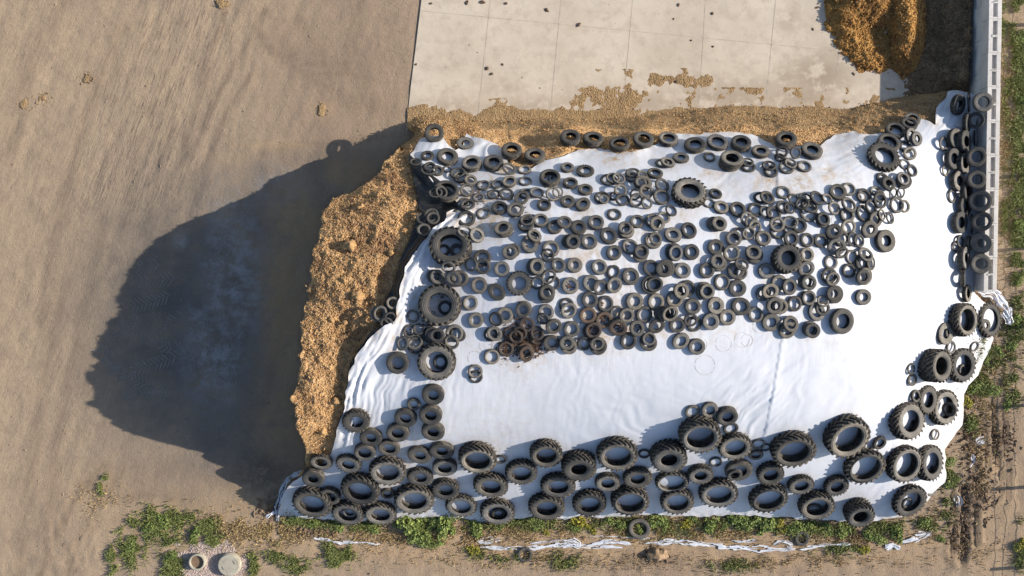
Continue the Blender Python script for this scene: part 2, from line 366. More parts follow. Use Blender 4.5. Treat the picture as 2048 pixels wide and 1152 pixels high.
def grid_poly(poly, step):
    """square grid cells inside a polygon, its rim snapped to the polygon"""
    P = np.array(poly); x0, y0 = P.min(0) - step; x1, y1 = P.max(0) + step
    xs = np.arange(x0, x1 + step, step); ys = np.arange(y0, y1 + step, step)
    gx, gy = np.meshgrid(xs, ys); ny, nx = gx.shape
    cin = inpoly(gx[:-1, :-1] + step / 2, gy[:-1, :-1] + step / 2, poly)
    idx = np.arange(nx * ny).reshape(ny, nx)
    q = np.stack([idx[1:, :-1][cin], idx[1:, 1:][cin], idx[:-1, 1:][cin], idx[:-1, :-1][cin]], 1)
    cnt = np.zeros(nx * ny, int); np.add.at(cnt, q.ravel(), 1)
    used = np.where(cnt > 0)[0]; remap = -np.ones(nx * ny, int); remap[used] = np.arange(len(used))
    px = gx.ravel()[used].copy(); py = gy.ravel()[used].copy(); rim = cnt[used] < 4
    d, bx, by = polydist(px[rim], py[rim], poly)
    ok = d < step * 1.3
    ri = np.where(rim)[0]; px[ri[ok]] = bx[ok]; py[ri[ok]] = by[ok]
    q = remap[q]
    # rim edges for skirts
    e = np.concatenate([q[:, [0, 1]], q[:, [1, 2]], q[:, [2, 3]], q[:, [3, 0]]])
    key = e.min(1) * 10 ** 7 + e.max(1); u, inv, c = np.unique(key, return_inverse=True, return_counts=True)
    return px, py, q, e[c[inv] == 1]
def to_world(px, py, h):
    x, y = wpos(px, py, 0); s = (H - h) / H
    return np.stack([x * s, y * s, h], 1)

# ------------------------------------------------------------------ silage heap
px, py, q, rim_e = grid_poly(HEAP, 3.0)
h = height(px, py)
covered = inpoly(px, py, SHEET) | inpoly(px, py, BLACK)
dS, _, _ = polydist(px, py, SHEET); dB, _, _ = polydist(px, py, BLACK)
dcov = np.minimum(dS, dB)
left = (px < 960) & (px * 1.0 < 960) & (py > 285) & (py < 920)
step = np.where(left, cut_step(px, py), .03)
insh = inpoly(px, py, SHEET)
w_out = np.where(covered, 0, smooth(0, 7, dcov)); w_st = np.where(insh, 0, smooth(1, 14, dS))
h2 = h - .07 - np.where(covered, .10, 0) - step * np.where(left, w_st, w_out)
wx, wy = wpos(px, py, h)
bumps = .10 * fbm(wx * .8, wy * .8, 3, 5) + .15 * np.maximum(0, fbm(wx * 2.2, wy * 2.2, 3, 8) - .1) + .05 * fbm(wx * 6, wy * 6, 2, 9)
pit = smooth(.33, .62, fbm(wx * .55, wy * .55, 2, 21))
top_strip = (py < 300) & (px > 800)
amp = np.where(top_strip, .75, 1.0)
ridge = np.where(top_strip, .10 * np.maximum(0, perlin(wx * .9, wy * 2.6, 31)) , 0)
h2 = h2 + w_out * (bumps * amp + ridge - .16 * pit * (~top_strip))
edge_d, _, _ = polydist(px, py, HEAP)
h2 = np.where(top_strip & ~covered, h2 * smooth(-4, 16, edge_d) - .06, h2)
V = to_world(px, py, h2)
n0 = len(V)
re = np.unique(rim_e); mp = {int(a): n0 + i for i, a in enumerate(re)}
jx = .25 * perlin(V[re, 0] * 1.3, V[re, 1] * 1.3, 40)
VB = V[re].copy(); VB[:, 2] = -.4
VB[:, 0] += np.where(px[re] < 800, .25 + jx, 0)           # the cut face leans in a little, and stays below its rim
SK = np.array([[mp[int(a)], mp[int(b)], int(b), int(a)] for a, b in rim_e])
me = mesh_np('silage_heap', np.concatenate([V, VB]), np.concatenate([q, SK]), M_SIL)
me.materials.append(M_SPILL)
cen = np.zeros(len(me.polygons) * 3); me.polygons.foreach_get('center', cen); cen = cen.reshape(-1, 3)
cy_ = CY - cen[:, 1] * F / (H - cen[:, 2]); cx_ = CX + cen[:, 0] * F / (H - cen[:, 2])
me.polygons.foreach_set('material_index', ((cy_ < 256 + 14 * perlin(cx_ / 40, cy_ / 30, 71)) & (cx_ > 825)).astype(np.int32))
heap = link('silage_heap', me)
tag(heap, 'large tan heap of chopped silage cut open along its left face, under the white film', 'silage heap')
HEAPV = V; HEAP_OPEN = (~covered) & (edge_d > 3)
OPENXY = np.stack([px, py], 1)

def crumbs(name, pts, rmin, rmax, mat, power=2.2, st_x=1.5):
    """one mesh of small irregular lumps (nobody could count them)"""
    n = len(pts)
    base = np.array([(1,0,0),(-1,0,0),(0,1,0),(0,-1,0),(0,0,1),(0,0,-1)], float)
    fc = np.array([(4,0,2),(4,2,1),(4,1,3),(4,3,0),(5,2,0),(5,1,2),(5,3,1),(5,0,3)])
    R = rmin + (rmax - rmin) * RNG.random(n) ** power
    ang = RNG.random(n) * 6.283; ca, sa = np.cos(ang), np.sin(ang)
    st = .55 + .9 * RNG.random((n, 1, 3)); st[:, :, 2] *= .8; st[:, :, 0] *= st_x; st[:, :, 1] /= st_x
    jit = RNG.normal(0, .16, (n, 6, 3))
    v = (base[None] * st + jit) * R[:, None, None]
    x = v[:, :, 0] * ca[:, None] - v[:, :, 1] * sa[:, None]; y = v[:, :, 0] * sa[:, None] + v[:, :, 1] * ca[:, None]
    v = np.stack([x, y, v[:, :, 2]], -1) + pts[:, None]
    f = fc[None] + (np.arange(n) * 6)[:, None, None]
    return mesh_np(name, v.reshape(-1, 3), f.reshape(-1, 3), mat, False)
sel = np.where(HEAP_OPEN & (px < 960))[0]; sel = RNG.choice(sel, 38000)
P3 = HEAPV[sel] + RNG.normal(0, .05, (len(sel), 3)) * np.array([1, 1, .2])
sel2 = np.where(HEAP_OPEN & (px >= 820) & (py < 305))[0]; sel2 = RNG.choice(sel2, 16000)
P4 = HEAPV[sel2] + RNG.normal(0, .05, (len(sel2), 3)) * np.array([1, 1, .2])
o = link('loose_silage', crumbs('loose_silage', np.concatenate([P3, P4]), .008, .046, M_SIL, 2.4))
tag(o, 'loose chopped silage crumbs strewn over the bare parts of the heap', 'loose silage', kind='stuff')

# ------------------------------------------------------------------ the film
FOLDS = [ # centre px, radius, fold direction (image degrees, 0 = right, 90 = down), spacing px, amplitude m
 (750,800,85,105,15,.055),(840,850,70,100,11,.022),(700,850,50,112,15,.05),(860,780,60,97,13,.025),
 (1820,600,110,155,20,.040),(1880,560,70,160,15,.030),(1760,690,90,150,24,.035),(1820,790,60,145,20,.03),
 (1490,830,70,135,13,.05),(1530,770,60,140,13,.035),(1880,240,55,128,12,.055),(1830,330,60,160,26,.02),
 (1700,300,55,160,11,.05),(1650,350,90,10,26,.03),(1490,340,70,150,20,.03),(1420,310,60,165,17,.025),(1240,320,110,172,15,.022),
 (960,290,40,150,18,.11),(865,290,35,100,9,.035),(1000,560,220,90,16,.006),(1150,840,220,88,18,.007),(1100,1000,60,80,16,.035),(1000,980,60,20,22,.03),
 (1300,950,160,30,22,.03),(1780,1000,60,155,12,.04),(600,985,50,125,12,.05),(1840,900,60,120,16,.05),(1720,720,130,155,20,.018),(1300,470,250,92,15,.007),(1450,560,200,95,18,.007),(1620,470,160,80,18,.008),(1600,340,80,175,13,.03),(1560,400,70,30,17,.02),(1200,760,160,96,22,.008),(1650,800,120,100,24,.012),(1560,720,80,140,15,.014),(1860,450,90,8,18,.016)]
SEAM = [(1553,262),(1556,400),(1557,560),(1563,680),(1547,780),(1530,866),(1500,940),(1490,1030)]
px, py, q, rim_e = grid_poly(SHEET, 3.0)
h = height(px, py)
wx, wy = wpos(px, py, h)
z = h + .012 * fbm(wx * .7, wy * .7, 2, 3)
for cx, cy, rad, ang, sp, am in FOLDS:
    a = math.radians(ang); dx, dy = px - cx, py - cy
    m = np.exp(-(dx * dx + dy * dy) / (rad * rad))
    al = dx * math.cos(a) + dy * math.sin(a); pe = -dx * math.sin(a) + dy * math.cos(a)
    wob = fbm(px / 60, py / 60, 2, int(cx)) * .8
    nn = perlin(pe / sp + wob, al / (sp * 9), int(cx + cy))
    z += am * m * (1 - 2.2 * np.abs(nn)) * .8
fd, fx, fy = polydist(px, py, FLAP, False)
fw = np.exp(-(fd / 26) ** 2)
# along-the-strip folds
arc = np.zeros_like(px); side = np.zeros_like(px); bestd = np.full(px.shape, 1e9); acc = 0
for (xa, ya), (xb, yb) in zip(FLAP[:-1], FLAP[1:]):
    L = math.hypot(xb - xa, yb - ya); ux, uy = (xb - xa) / L, (yb - ya) / L
    t = np.clip((px - xa) * ux + (py - ya) * uy, 0, L); d = np.hypot(px - xa - t * ux, py - ya - t * uy)
    s_ = (px - xa) * -uy + (py - ya) * ux
    m = d < bestd; bestd = np.where(m, d, bestd); arc = np.where(m, acc + t, arc); side = np.where(m, s_, side); acc += L
fm = .35 + 1.1 * np.abs(perlin(arc / 40, side / 25, 88))
z += fw * (.10 + .16 * fm * (1 - 2.6 * np.abs(perlin(side / 13 + 1.0 * perlin(arc / 80, side / 60, 3), arc / 130, 77))) + .045 * perlin(side / 5, arc / 90, 79))
z += .14 * np.exp(-((fd - 24) / 9) ** 2) * (side > 0) * 0
sd, sx_, sy_ = polydist(px, py, SEAM, False)
z += np.where(px > sx_, .038 * np.exp(-sd / 8), 0)
dR, _, _ = polydist(px, py, SHEET)
z += .05 * np.exp(-dR / 5) * (.4 + perlin(px / 14, py / 14, 61))
me = mesh_np('white_cover_film', to_world(px, py, z + .02), q, M_SHEET)
dirt = np.zeros(len(px))
for cx, cy, r, a in ((1533,362,20,1),(1605,352,22,1),(1655,346,16,1),(1590,370,30,.6),(1370,440,30,.5),(1170,435,35,.7),(1150,500,40,.5),(960,420,40,.8),(1000,350,40,.6),(1190,650,55,.9),(1040,680,60,1),(1240,310,30,.6),(880,590,45,.8),(905,400,40,1),(990,440,30,.6),(820,680,60,.7),(1270,500,60,.35),(1420,340,22,.8),(1260,620,60,.5),(1000,900,90,.3),(800,940,90,.6),(1850,860,50,.35)):
    dirt += a * np.exp(-((px - cx) ** 2 + (py - cy) ** 2) / (r * r))
dirt += .5 * np.exp(-dR / 9) + .05 + (.30 * smooth(.05, .6, fbm(px / 90, py / 70, 4, 66)) + .2 * smooth(.15, .5, fbm(px / 22, py / 80, 3, 67))) * (smooth(720, 670, py) * smooth(1800, 1740, px) + .5 * smooth(880, 940, py))
attr(me, 'dirt', np.clip(dirt, 0, 1))
film = link('white_cover_film', me)
tag(film, 'wide white plastic film stretched over the silage heap and weighted with old tyres', 'plastic film')

px, py, q, _ = grid_poly(BLACK, 3.0)
h = height(px, py)
dSh, _, _ = polydist(px, py, SHEET)
ins = inpoly(px, py, SHEET)
d_in = np.where(ins, dSh, 0); d_out = np.where(ins, 0, dSh)
z = h - cut_step(px, py) * smooth(1, 14, d_out) - .02 + np.where(ins & (py > 425), -.06, .05)
wx, wy = wpos(px, py, h)
upper = (py < 425)
al = (px * .6 + py * .8); pe = (px * .8 - py * .6)
z += np.where(upper, .07 * (1 - 2.2 * np.abs(perlin(pe / 9, al / 70, 91))), .03 * perlin((px + py * .35) / 8, py / 60, 92))
me = mesh_np('black_underlay_film', to_world(px, py, z + .03), q, M_BLACK)
o = link('black_underlay_film', me)
tag(o, 'black plastic underlay film hanging out from under the left edge of the white film', 'plastic film')

# ------------------------------------------------------------------ heights in world space, for setting things down
_mask = inpoly(_gxx.astype(float), _gyy.astype(float), HEAP)
SURF = np.where(_mask, np.maximum(HGRID, 0), 0)
def ground_z(x, y):
    x = np.asarray(x, float); y = np.asarray(y, float); z = np.full(x.shape, 2.0)
    for i in range(7):
        z = bil(SURF, CX + x * F / (H - z), CY - y * F / (H - z))
    return z + .05
TYRES = """
@800 230 6.4
435 225 125 70 t ty=8 w=.5; 835 350 112 55 t w=.2
200 590 80 52 c; 350 510 85 45 c; 480 700 85 50 c; 370 685 112 80 c; 380 650 80 50 r
610 690 55 40 r; 785 780 105 65 c; 735 735 100 68 c; 905 825 85 50 c
610 515 138 75 t; 915 600 130 75 t; 1195 590 135 78 t; 1430 435 132 78 t; 1725 495 136 75 t; 1920 780 138 95 t
590 950 165 115 t; 455 990 88 65 r; 535 980 90 60 c
1065 890 90 62 c; 1235 880 75 50 c; 1400 840 97 60 c; 1400 680 97 65 c; 1590 690 88 58 c; 1600 840 85 60 c
855 955 93 58 c; 1005 1050 80 50 c; 1195 1010 85 55 c; 1360 1005 95 60 c; 1610 1000 95 70 c; 1555 1050 100 60 c
1750 985 95 62 c; 1960 1010 95 70 c; 2020 985 75 58 r; 810 1115 85 55 c; 865 1140 95 60 c; 1845 1140 92 56 c
@1120 230 6.4
135 270 128 70 t; 430 280 130 72 t; 760 350 130 80 t; 1075 295 135 78 t; 1390 290 125 78 t; 1730 365 140 80 t; 2020 330 135 85 t
95 660 88 50 c; 325 705 115 65 g w=.26; 135 855 95 58 c; 320 970 105 62 c; 325 945 95 55 c; 100 1095 98 48 c; 295 1130 102 55 c
540 1050 105 75 c; 560 1070 75 48 r; 620 815 105 75 c; 680 800 95 65 c; 755 805 92 70 c; 920 790 85 55 c; 930 730 90 58 c
1060 770 80 55 r; 1065 860 118 65 c; 1040 855 80 52 c; 1220 730 97 58 c; 1310 605 88 55 c; 1385 595 95 55 c; 1550 535 100 50 c
1915 525 82 55 c; 1310 890 100 65 c; 1300 1040 112 75 c; 1110 970 98 62 c; 960 1010 82 60 r; 975 1085 95 60 c
700 1030 75 50 c; 780 960 95 65 r; 800 1080 92 62 c; 1120 1120 80 55 c; 1665 965 225 125 g w=.55; 1995 995 80 45 c; 1910 1120 75 55 r
@1440 230 6.4
275 335 130 78 t; 130 590 140 82 t; 155 545 145 85 t; 525 450 112 60 t; 850 295 142 78 t; 975 480 85 60 c; 1185 430 140 76 t
365 655 95 60 c; 355 600 80 55 c; 650 715 98 62 c; 625 640 95 68 c; 770 540 75 50 c; 790 470 82 48 c; 855 660 105 70 c; 905 615 88 58 r
1080 650 98 65 c; 810 985 97 62 c; 530 1050 95 65 c; 610 1050 102 65 c; 940 1070 75 55 r
1140 1243 125 85 c; 1150 1155 115 80 c; 1090 1050 85 60 c; 1250 1050 105 70 c; 1050 1130 95 66 c; 1380 1070 80 60 r
1650 945 95 70 c; 1515 975 112 62 c; 1850 1030 105 70 c; 1820 1040 65 42 r; 2000 970 78 50 c
@1720 170 6.4
640 480 105 65 t; 675 420 105 62 t; 460 565 130 90 t; 380 720 145 98 t; 320 895 222 130 g w=.4
660 640 95 55 c; 735 685 95 50 c; 590 790 88 55 c; 645 870 95 60 c; 580 1010 80 58 c; 675 1090 85 58 c
1280 255 132 62 t tx=33 ty=-16; 1400 215 130 70 t tx=58 w=.15; 1585 215 128 78 t tx=-4; 1480 450 105 60 t tx=-32 w=.2; 1400 480 122 62 t tx=48 ty=-8
1240 680 128 72 t tx=27; 1370 720 145 75 t tx=40; 1480 680 110 60 t tx=58 w=.12; 1500 915 125 75 t tx=-8
1080 750 95 60 r tx=31; 1215 940 132 75 t tx=28; 1360 1000 137 72 t tx=38; 1105 1095 75 50 r tx=29
@800 400 6.4
290 230 85 58 c; 405 190 100 72 c; 425 225 92 60 c; 305 380 92 60 c; 850 235 115 75 c
640 575 268 160 g w=.6; 560 640 80 48 c I; 725 640 90 48 c I; 825 390 95 62 r
990 440 105 62 c; 1065 165 92 62 c; 1270 90 105 62 c; 1475 115 108 62 c; 1330 365 115 68 c; 1310 350 105 62 c
1610 300 105 65 c; 1625 250 88 62 c; 1800 250 100 62 c; 1660 555 118 62 c; 1725 450 97 60 c; 1985 335 100 60 c
1930 620 115 75 c; 1890 705 88 58 c; 1440 645 100 62 c; 1405 665 100 55 c; 1735 850 118 65 c; 1755 850 102 56 c; 1300 880 102 56 c
1520 1065 162 85 g w=.4; 1960 1060 95 70 c; 1900 980 100 68 c; 1755 1060 88 60 r; 2030 830 95 52 c
1050 740 115 70 c; 1060 850 100 62 c; 905 825 92 70 c; 615 865 95 62 c; 420 970 82 50 c; 480 980 95 50 c; 760 1000 110 65 c; 680 1010 105 52 c; 1010 1090 108 62 c
@1120 400 6.4
60 275 100 60 c; 695 180 93 60 r; 240 340 105 52 c; 462 275 106 65 c; 135 520 108 62 c; 170 530 98 55 c; 375 525 107 62 c; 625 450 114 65 c
850 385 105 65 c; 835 350 92 60 c; 1000 290 108 65 c; 990 265 95 58 c; 1190 260 105 70 c; 1330 220 88 60 c; 1250 300 100 58 c; 1425 130 86 65 r
1440 410 105 65 c; 1450 440 108 58 c; 1655 380 106 62 c; 1985 300 105 58 c; 2045 295 100 52 c; 1195 515 112 72 c; 1225 490 88 52 r
900 595 107 72 c; 1035 695 102 62 c; 1050 655 101 65 c; 670 680 108 62 c; 695 670 100 58 c; 1460 660 115 72 c; 1485 675 100 62 c; 1690 660 103 58 c; 2000 600 108 52 c
205 825 114 58 c; 190 830 100 50 c; 505 855 102 62 c; 685 920 90 58 r; 910 975 112 62 c; 1165 865 103 60 c; 1365 870 112 60 c; 1335 885 106 50 c
1575 900 105 58 c; 1885 900 102 60 c; 2045 815 100 58 c; 2025 780 96 55 c; 135 1095 110 64 c
400 1060 107 58 c; 520 1120 102 66 r; 700 1090 102 60 c; 1165 1085 122 75 c; 1215 1080 106 70 c
@1440 400 6.4
20 85 98 55 c; 230 110 107 65 c; 455 115 102 65 c; 590 150 90 60 c; 690 165 106 68 c; 810 80 92 58 c; 900 100 85 62 r
1470 100 92 62 c; 1640 185 102 62 c; 1655 55 112 75 c; 1325 250 102 56 c; 1330 240 90 60 r; 1650 345 104 66 c
1020 320 102 62 c; 900 280 97 66 c; 355 240 97 65 c; 405 275 95 62 r; 455 345 97 66 r; 745 390 110 78 c; 735 310 104 65 c
260 430 95 60 c; 370 425 88 62 c; 180 485 102 62 c; 560 485 103 62 c; 920 490 106 60 c; 1120 510 94 60 r; 1300 515 94 58 c
1560 495 102 66 c; 1465 400 107 52 c; 1500 600 115 70 c; 1565 680 92 60 c; 1700 500 90 62 r; 1785 520 88 60 c
1845 165 107 70 c; 1940 80 100 76 r; 2000 250 106 60 c; 1925 375 112 60 c; 1690 725 88 62 r; 1840 800 112 68 c; 1940 800 95 62 r; 1875 690 110 70 c
450 700 112 62 c; 435 665 102 60 c; 600 905 106 55 c; 880 740 192 95 g w=.7; 1120 700 94 58 c; 1110 880 106 60 c
1425 795 93 62 r; 1400 970 107 72 c; 1450 1010 93 58 c; 1655 905 97 66 c; 1860 980 116 68 c; 1840 985 100 58 c
150 680 110 70 c; 270 930 92 62 c; 210 900 110 62 c; 280 820 98 74 r; 30 1050 108 72 c; 230 1130 113 54 c
760 1060 103 62 c; 900 1110 107 66 c; 1090 1050 95 60 c; 1145 1060 100 58 c
@1720 340 6.4
300 115 95 60 c; 330 150 85 58 c; 375 180 97 52 c; 260 330 85 58 c; 270 385 108 72 c; 580 130 110 66 c; 560 105 95 62 c
430 300 76 55 r; 530 290 78 56 r; 580 460 88 62 c; 480 445 110 84 c; 290 570 82 58 c; 390 610 82 56 r; 345 905 150 75 t w=.4
1280 140 136 68 t tx=31; 1500 120 118 68 t tx=-6; 1190 335 90 60 r tx=32; 1400 270 132 70 t tx=41; 1540 395 140 80 t tx=-26
1365 455 132 70 t tx=34; 1560 660 128 75 t tx=-24; 1310 670 140 75 t tx=33; 1440 690 125 70 t tx=56 w=.12; 1545 935 130 60 t tx=-34
1290 910 82 52 c tx=36; 1240 980 78 52 r tx=30; 1410 940 105 60 c tx=50
@800 570 6.4
1235 90 112 56 c; 1870 125 112 62 c; 1885 95 100 56 c; 895 230 99 62 c; 500 255 275 165 g w=.45; 575 290 90 58 r I
985 450 112 66 c; 970 450 100 58 c; 1345 390 107 62 c; 1225 440 97 65 c; 1585 305 105 68 c; 1575 320 100 58 c; 1870 350 104 62 c; 1830 435 84 56 c
1625 510 99 60 c; 1970 535 107 62 c; 1160 635 93 62 c; 1215 625 98 60 c; 1400 620 90 62 c; 1530 620 97 62 c; 1480 665 96 62 c; 1755 680 96 62 c; 1755 620 92 60 c
1355 820 104 65 c; 1600 835 102 64 c; 1620 885 102 58 c; 1940 745 107 58 c; 1175 920 104 68 r; 968 1180 92 62 c; 962 1110 95 64 c
740 630 100 66 c; 695 620 118 76 c; 655 730 104 66 c; 380 640 105 62 c; 420 640 103 62 c; 495 645 92 54 c
195 775 112 78 c; 185 730 110 72 c; 120 590 88 58 c; 240 560 78 56 r; 165 400 82 56 c; 30 745 92 60 c; 465 995 250 145 g w=.4; 515 990 96 60 c I; -35 1005 145 85 t
@640 570 6.4
740 370 108 75 c; 770 360 95 62 c; 930 230 85 55 c; 900 420 80 55 r; 850 490 85 55 r
@1120 570 6.4
385 190 107 62 c; 585 240 105 66 c; 85 260 97 70 r; 115 330 107 68 c; 360 390 110 64 c; 565 450 109 66 c; 730 355 92 64 c; 860 390 100 60 c
745 555 117 66 c; 150 570 105 62 c; 400 600 112 66 c; 430 585 110 70 c; 110 785 112 66 c; 90 745 97 52 c; 305 755 94 60 r; 495 790 114 66 c; 480 755 94 56 c
880 720 112 66 c; 960 210 114 64 c; 1235 215 109 66 c; 1475 180 110 66 c; 1630 45 108 68 c; 1555 75 106 58 c; 1850 75 112 62 c; 1890 80 99 60 c; 1705 275 105 60 c
2000 265 112 56 c; 1080 380 110 70 c; 1310 370 105 62 c; 1370 370 100 62 c; 1425 370 106 66 c; 990 555 102 56 c; 1240 530 105 56 c w=.3; 1505 515 104 60 c
1720 500 102 66 c; 1675 450 92 62 c; 1935 470 112 60 c; 1135 735 116 68 c; 1140 690 93 62 c; 1550 720 110 62 c; 1755 795 110 62 c
@1440 570 6.4
560 110 97 56 c; 650 80 107 62 c; 1110 170 97 62 c; 1145 165 97 66 c; 1480 120 116 66 c; 1460 110 98 52 c; 1245 345 116 64 c; 1318 300 98 60 r; 1320 203 85 56 r
1845 155 107 55 c; 1580 465 162 95 t; 1160 565 102 62 c; 1190 585 102 58 c; 770 275 107 66 c; 705 265 112 62 c; 955 240 99 64 c; 275 275 122 66 c
100 415 107 62 c; 460 380 100 62 c; 660 480 120 64 c; 870 580 112 64 c; 915 495 110 68 c
@1728 490 6.4
1320 165 145 70 t tx=46; 1495 240 128 70 t tx=-16; 1295 420 118 60 t tx=64; 1340 620 110 60 t tx=42
1335 960 220 145 g w=.6 tx=30; 1625 960 225 150 g w=.5 tx=24; 1560 1030 78 35 c tx=10 I
@540 740 3.492
1138 178 80 42 t; 1003 243 50 30 c; 1120 325 82 42 t; 1138 440 82 42 t; 945 345 80 42 t; 890 450 82 45 t; 600 365 102 52 g w=.4; 703 480 80 40 t; 830 555 77 46 t; 660 585 76 48 t
820 720 132 80 g w=.42; 545 665 92 45 g w=.34; 355 650 80 42 g w=.34; 300 765 80 38 t; 1045 600 86 42 t w=.36; 1200 575 86 45 t w=.38; 1220 695 86 50 t; 1048 760 93 48 g w=.34; 820 870 50 30 c
625 855 145 88 g w=.4; 1005 920 142 88 g w=.42; 1225 845 100 56 g w=.36; 290 945 140 88 g w=.4; 415 890 76 45 t; 540 1015 115 68 g w=.38; 555 1000 50 28 c I; 770 1015 112 64 g w=.38
@880 860 5.486
410 345 215 140 g w=.62; 665 330 72 50 c; 1165 300 185 115 g w=.6; 1525 440 195 90 g w=.7; 890 490 182 115 g w=.44; 555 630 190 112 g w=.44; 1295 630 190 110 g w=.44
1840 590 142 78 g w=.4; 230 850 172 105 g w=.4; 630 920 192 112 g w=.4; 640 925 80 45 c I; 1170 870 200 115 g w=.4; 1640 830 195 120 g w=.42
@1200 780 3.972
140 540 166 108 g w=.6; 352 512 50 36 c; 735 175 62 38 r; 875 165 70 40 c; 1040 310 62 40 r; 1015 220 85 45 t; 800 385 166 108 g w=.55; 550 565 148 70 g w=.75; 1075 465 136 85 g w=.5
1315 460 42 30 r; 1260 435 55 40 r; 1240 525 58 35 c; 920 575 55 42 r; 300 715 116 60 g w=.5; 575 745 128 95 g w=.34; 800 690 102 52 g w=.5; 1105 655 110 66 t; 1085 670 60 36 c
240 905 156 108 g w=.42; 615 905 140 92 g w=.42; 945 845 156 104 g w=.42; 315 1105 86 55 t G
@1500 780 3.839
345 490 166 110 g w=.6; 770 390 180 120 g w=.6; 895 610 162 112 g w=.5; 1000 410 56 34 c; 160 660 110 60 g w=.5; 395 745 102 54 g w=.55; 670 750 97 54 g w=.5; 145 850 150 106 g w=.42
520 915 142 88 g w=.45; 490 930 72 46 c I; 850 980 112 56 g w=.9; 1240 240 158 92 g w=.55 tx=32; 1210 580 150 102 g w=.5 tx=14 ty=-12; 1240 865 136 86 g w=.45; 1210 870 44 28 c I
@1728 580 3.84
635 335 86 40 t tx=26 w=.4; 668 325 50 28 c tx=20; 675 440 52 34 c tx=24; 855 435 46 32 r; 610 585 132 72 g w=1.05 tx=26; 775 580 136 86 g w=.55 tx=18; 758 612 40 22 c I; 365 605 45 28 r tx=24; 375 690 50 30 r tx=24
500 845 112 62 g w=.6 tx=26; 640 905 142 90 g w=.5 tx=22; 668 918 56 32 r; 405 815 50 30 c tx=26; 550 1110 46 32 r tx=24
@1728 840 3.694
510 320 136 80 g w=.5 tx=25; 500 520 46 26 c tx=14; 700 440 46 34 c G; 620 470 44 34 c G
@0 0 1
1050 1110 15 10 t G; 1605 1078 15 9 t G
"""
# ------------------------------------------------------------------ tyres
def lathe(profile, seg=28):
    V = []; Fq = []; n = len(profile)
    for i in range(seg):
        a = 2 * math.pi * i / seg; c, s = math.cos(a), math.sin(a)
        for r, z in profile: V.append((r * c, r * s, z))
    for i in range(seg):
        j = (i + 1) % seg
        for k in range(n - 1): Fq.append((i * n + k, j * n + k, j * n + k + 1, i * n + k + 1))
    return V, Fq
_cache = {}
def tyre_meshes(kind, hole, w):
    key = (kind, round(hole * 25), round(w * 12))
    if key in _cache: return _cache[key]
    hb = round(hole * 25) / 25; w = max(1, round(w * 12)) / 12
    seg = 26 if kind in 'cr' else 40
    ro = 1.0 if kind != 'g' else .915
    out = []
    if kind == 'r':
        prof = [(hb, .55 * w), (hb + .03, .9 * w), ((hb + 1) / 2, w), (.93, .93 * w), (.99, .72 * w), (1, .4 * w), (.97, .1 * w), (.8, 0), (hb + .02, .12 * w), (hb, .55 * w)]
        V, Fq = lathe(prof, seg); out.append(('sidewall', mesh('tyre_ring', V, Fq, M_SIDE)))
    else:
        top = [(ro * .955, .955 * w), (ro * .90, .99 * w), ((ro + hb) / 2 + .03, 1.0 * w), (hb + .05, .955 * w), (hb + .012, .91 * w), (hb, .87 * w), (hb + .015, .84 * w)]
        bot = [(r, w - z) for r, z in top]
        V1, F1 = lathe(top, seg); V2, F2 = lathe(bot[::-1], seg)
        F1 = [f[::-1] for f in F1]; F2 = [f[::-1] for f in F2]
        out.append(('sidewall', mesh('tyre_sidewall', V1 + V2, F1 + [tuple(i + len(V1) for i in f) for f in F2], M_SIDE)))
        g = .965 if kind in 'ct' else 1.0
        tr = [(ro * .957, .045 * w), (ro * .985, .09 * w), (ro, .22 * w)]
        if kind in 'ct':
            for zc in (.36, .5, .64): tr += [(ro, (zc - .03) * w), (ro * g, (zc - .018) * w), (ro * g, (zc + .018) * w), (ro, (zc + .03) * w)]
        tr += [(ro, .78 * w), (ro * .985, .91 * w), (ro * .957, .955 * w)]
        lin = [(hb + .015, .84 * w), (hb + .10, .80 * w), (ro * .86, .80 * w), (ro * .93, .70 * w), (ro * .93, .30 * w), (ro * .86, .20 * w), (hb + .10, .20 * w), (hb + .015, .16 * w)]
        V, Fq = lathe(tr, seg); V2, F2 = lathe(lin, seg)
        Fq = Fq + [tuple(i + len(V) for i in f) for f in F2]; V = V + V2
        if kind == 'g':
            lugs = 21; nv = len(V)
            for side in (0, 1):
                for i in range(lugs):
                    a0 = 2 * math.pi * (i + .5 * side) / lugs; da = .085
                    pts = []
                    for t, rr in ((-.03, .90), (.03, 1.0), (.25, 1.0), (.53, 1.0)):
                        zz = (1 - t) * w if side else t * w
                        sw = .30 * (max(t, 0) / .5) * min(w, .7) / .45
                        wd = da * (1.0 if t < .3 else .8)
                        for e in (-1, 1):
                            for rad in (.88 if rr > .95 else .86, rr):
                                a = a0 + sw + e * wd * .5
                                pts.append((rad * math.cos(a), rad * math.sin(a), zz))
                    b = len(V); V = V + pts
                    for s_ in range(3):
                        o_ = b + s_ * 4; p_ = o_ + 4
                        # indices: 0 e- in, 1 e- out, 2 e+ in, 3 e+ out
                        quads = [(o_ + 1, p_ + 1, p_ + 3, o_ + 3), (o_, p_, p_ + 1, o_ + 1), (o_ + 3, p_ + 3, p_ + 2, o_ + 2)]
                        Fq += quads if not side else [x[::-1] for x in quads]
                    Fq += [(b, b + 1, b + 3, b + 2), (b + 12, b + 14, b + 15, b + 13)]
        mt = mesh('tyre_tread', V, Fq, M_TREAD, False)
        if kind != 'g': mt.polygons.foreach_set('use_smooth', [True] * len(mt.polygons))
        else:
            fl = [i < len(lathe(tr, 3)[1]) for i in range(len(mt.polygons))]
        out.append(('tread', mt))
    _cache[key] = out
    return out

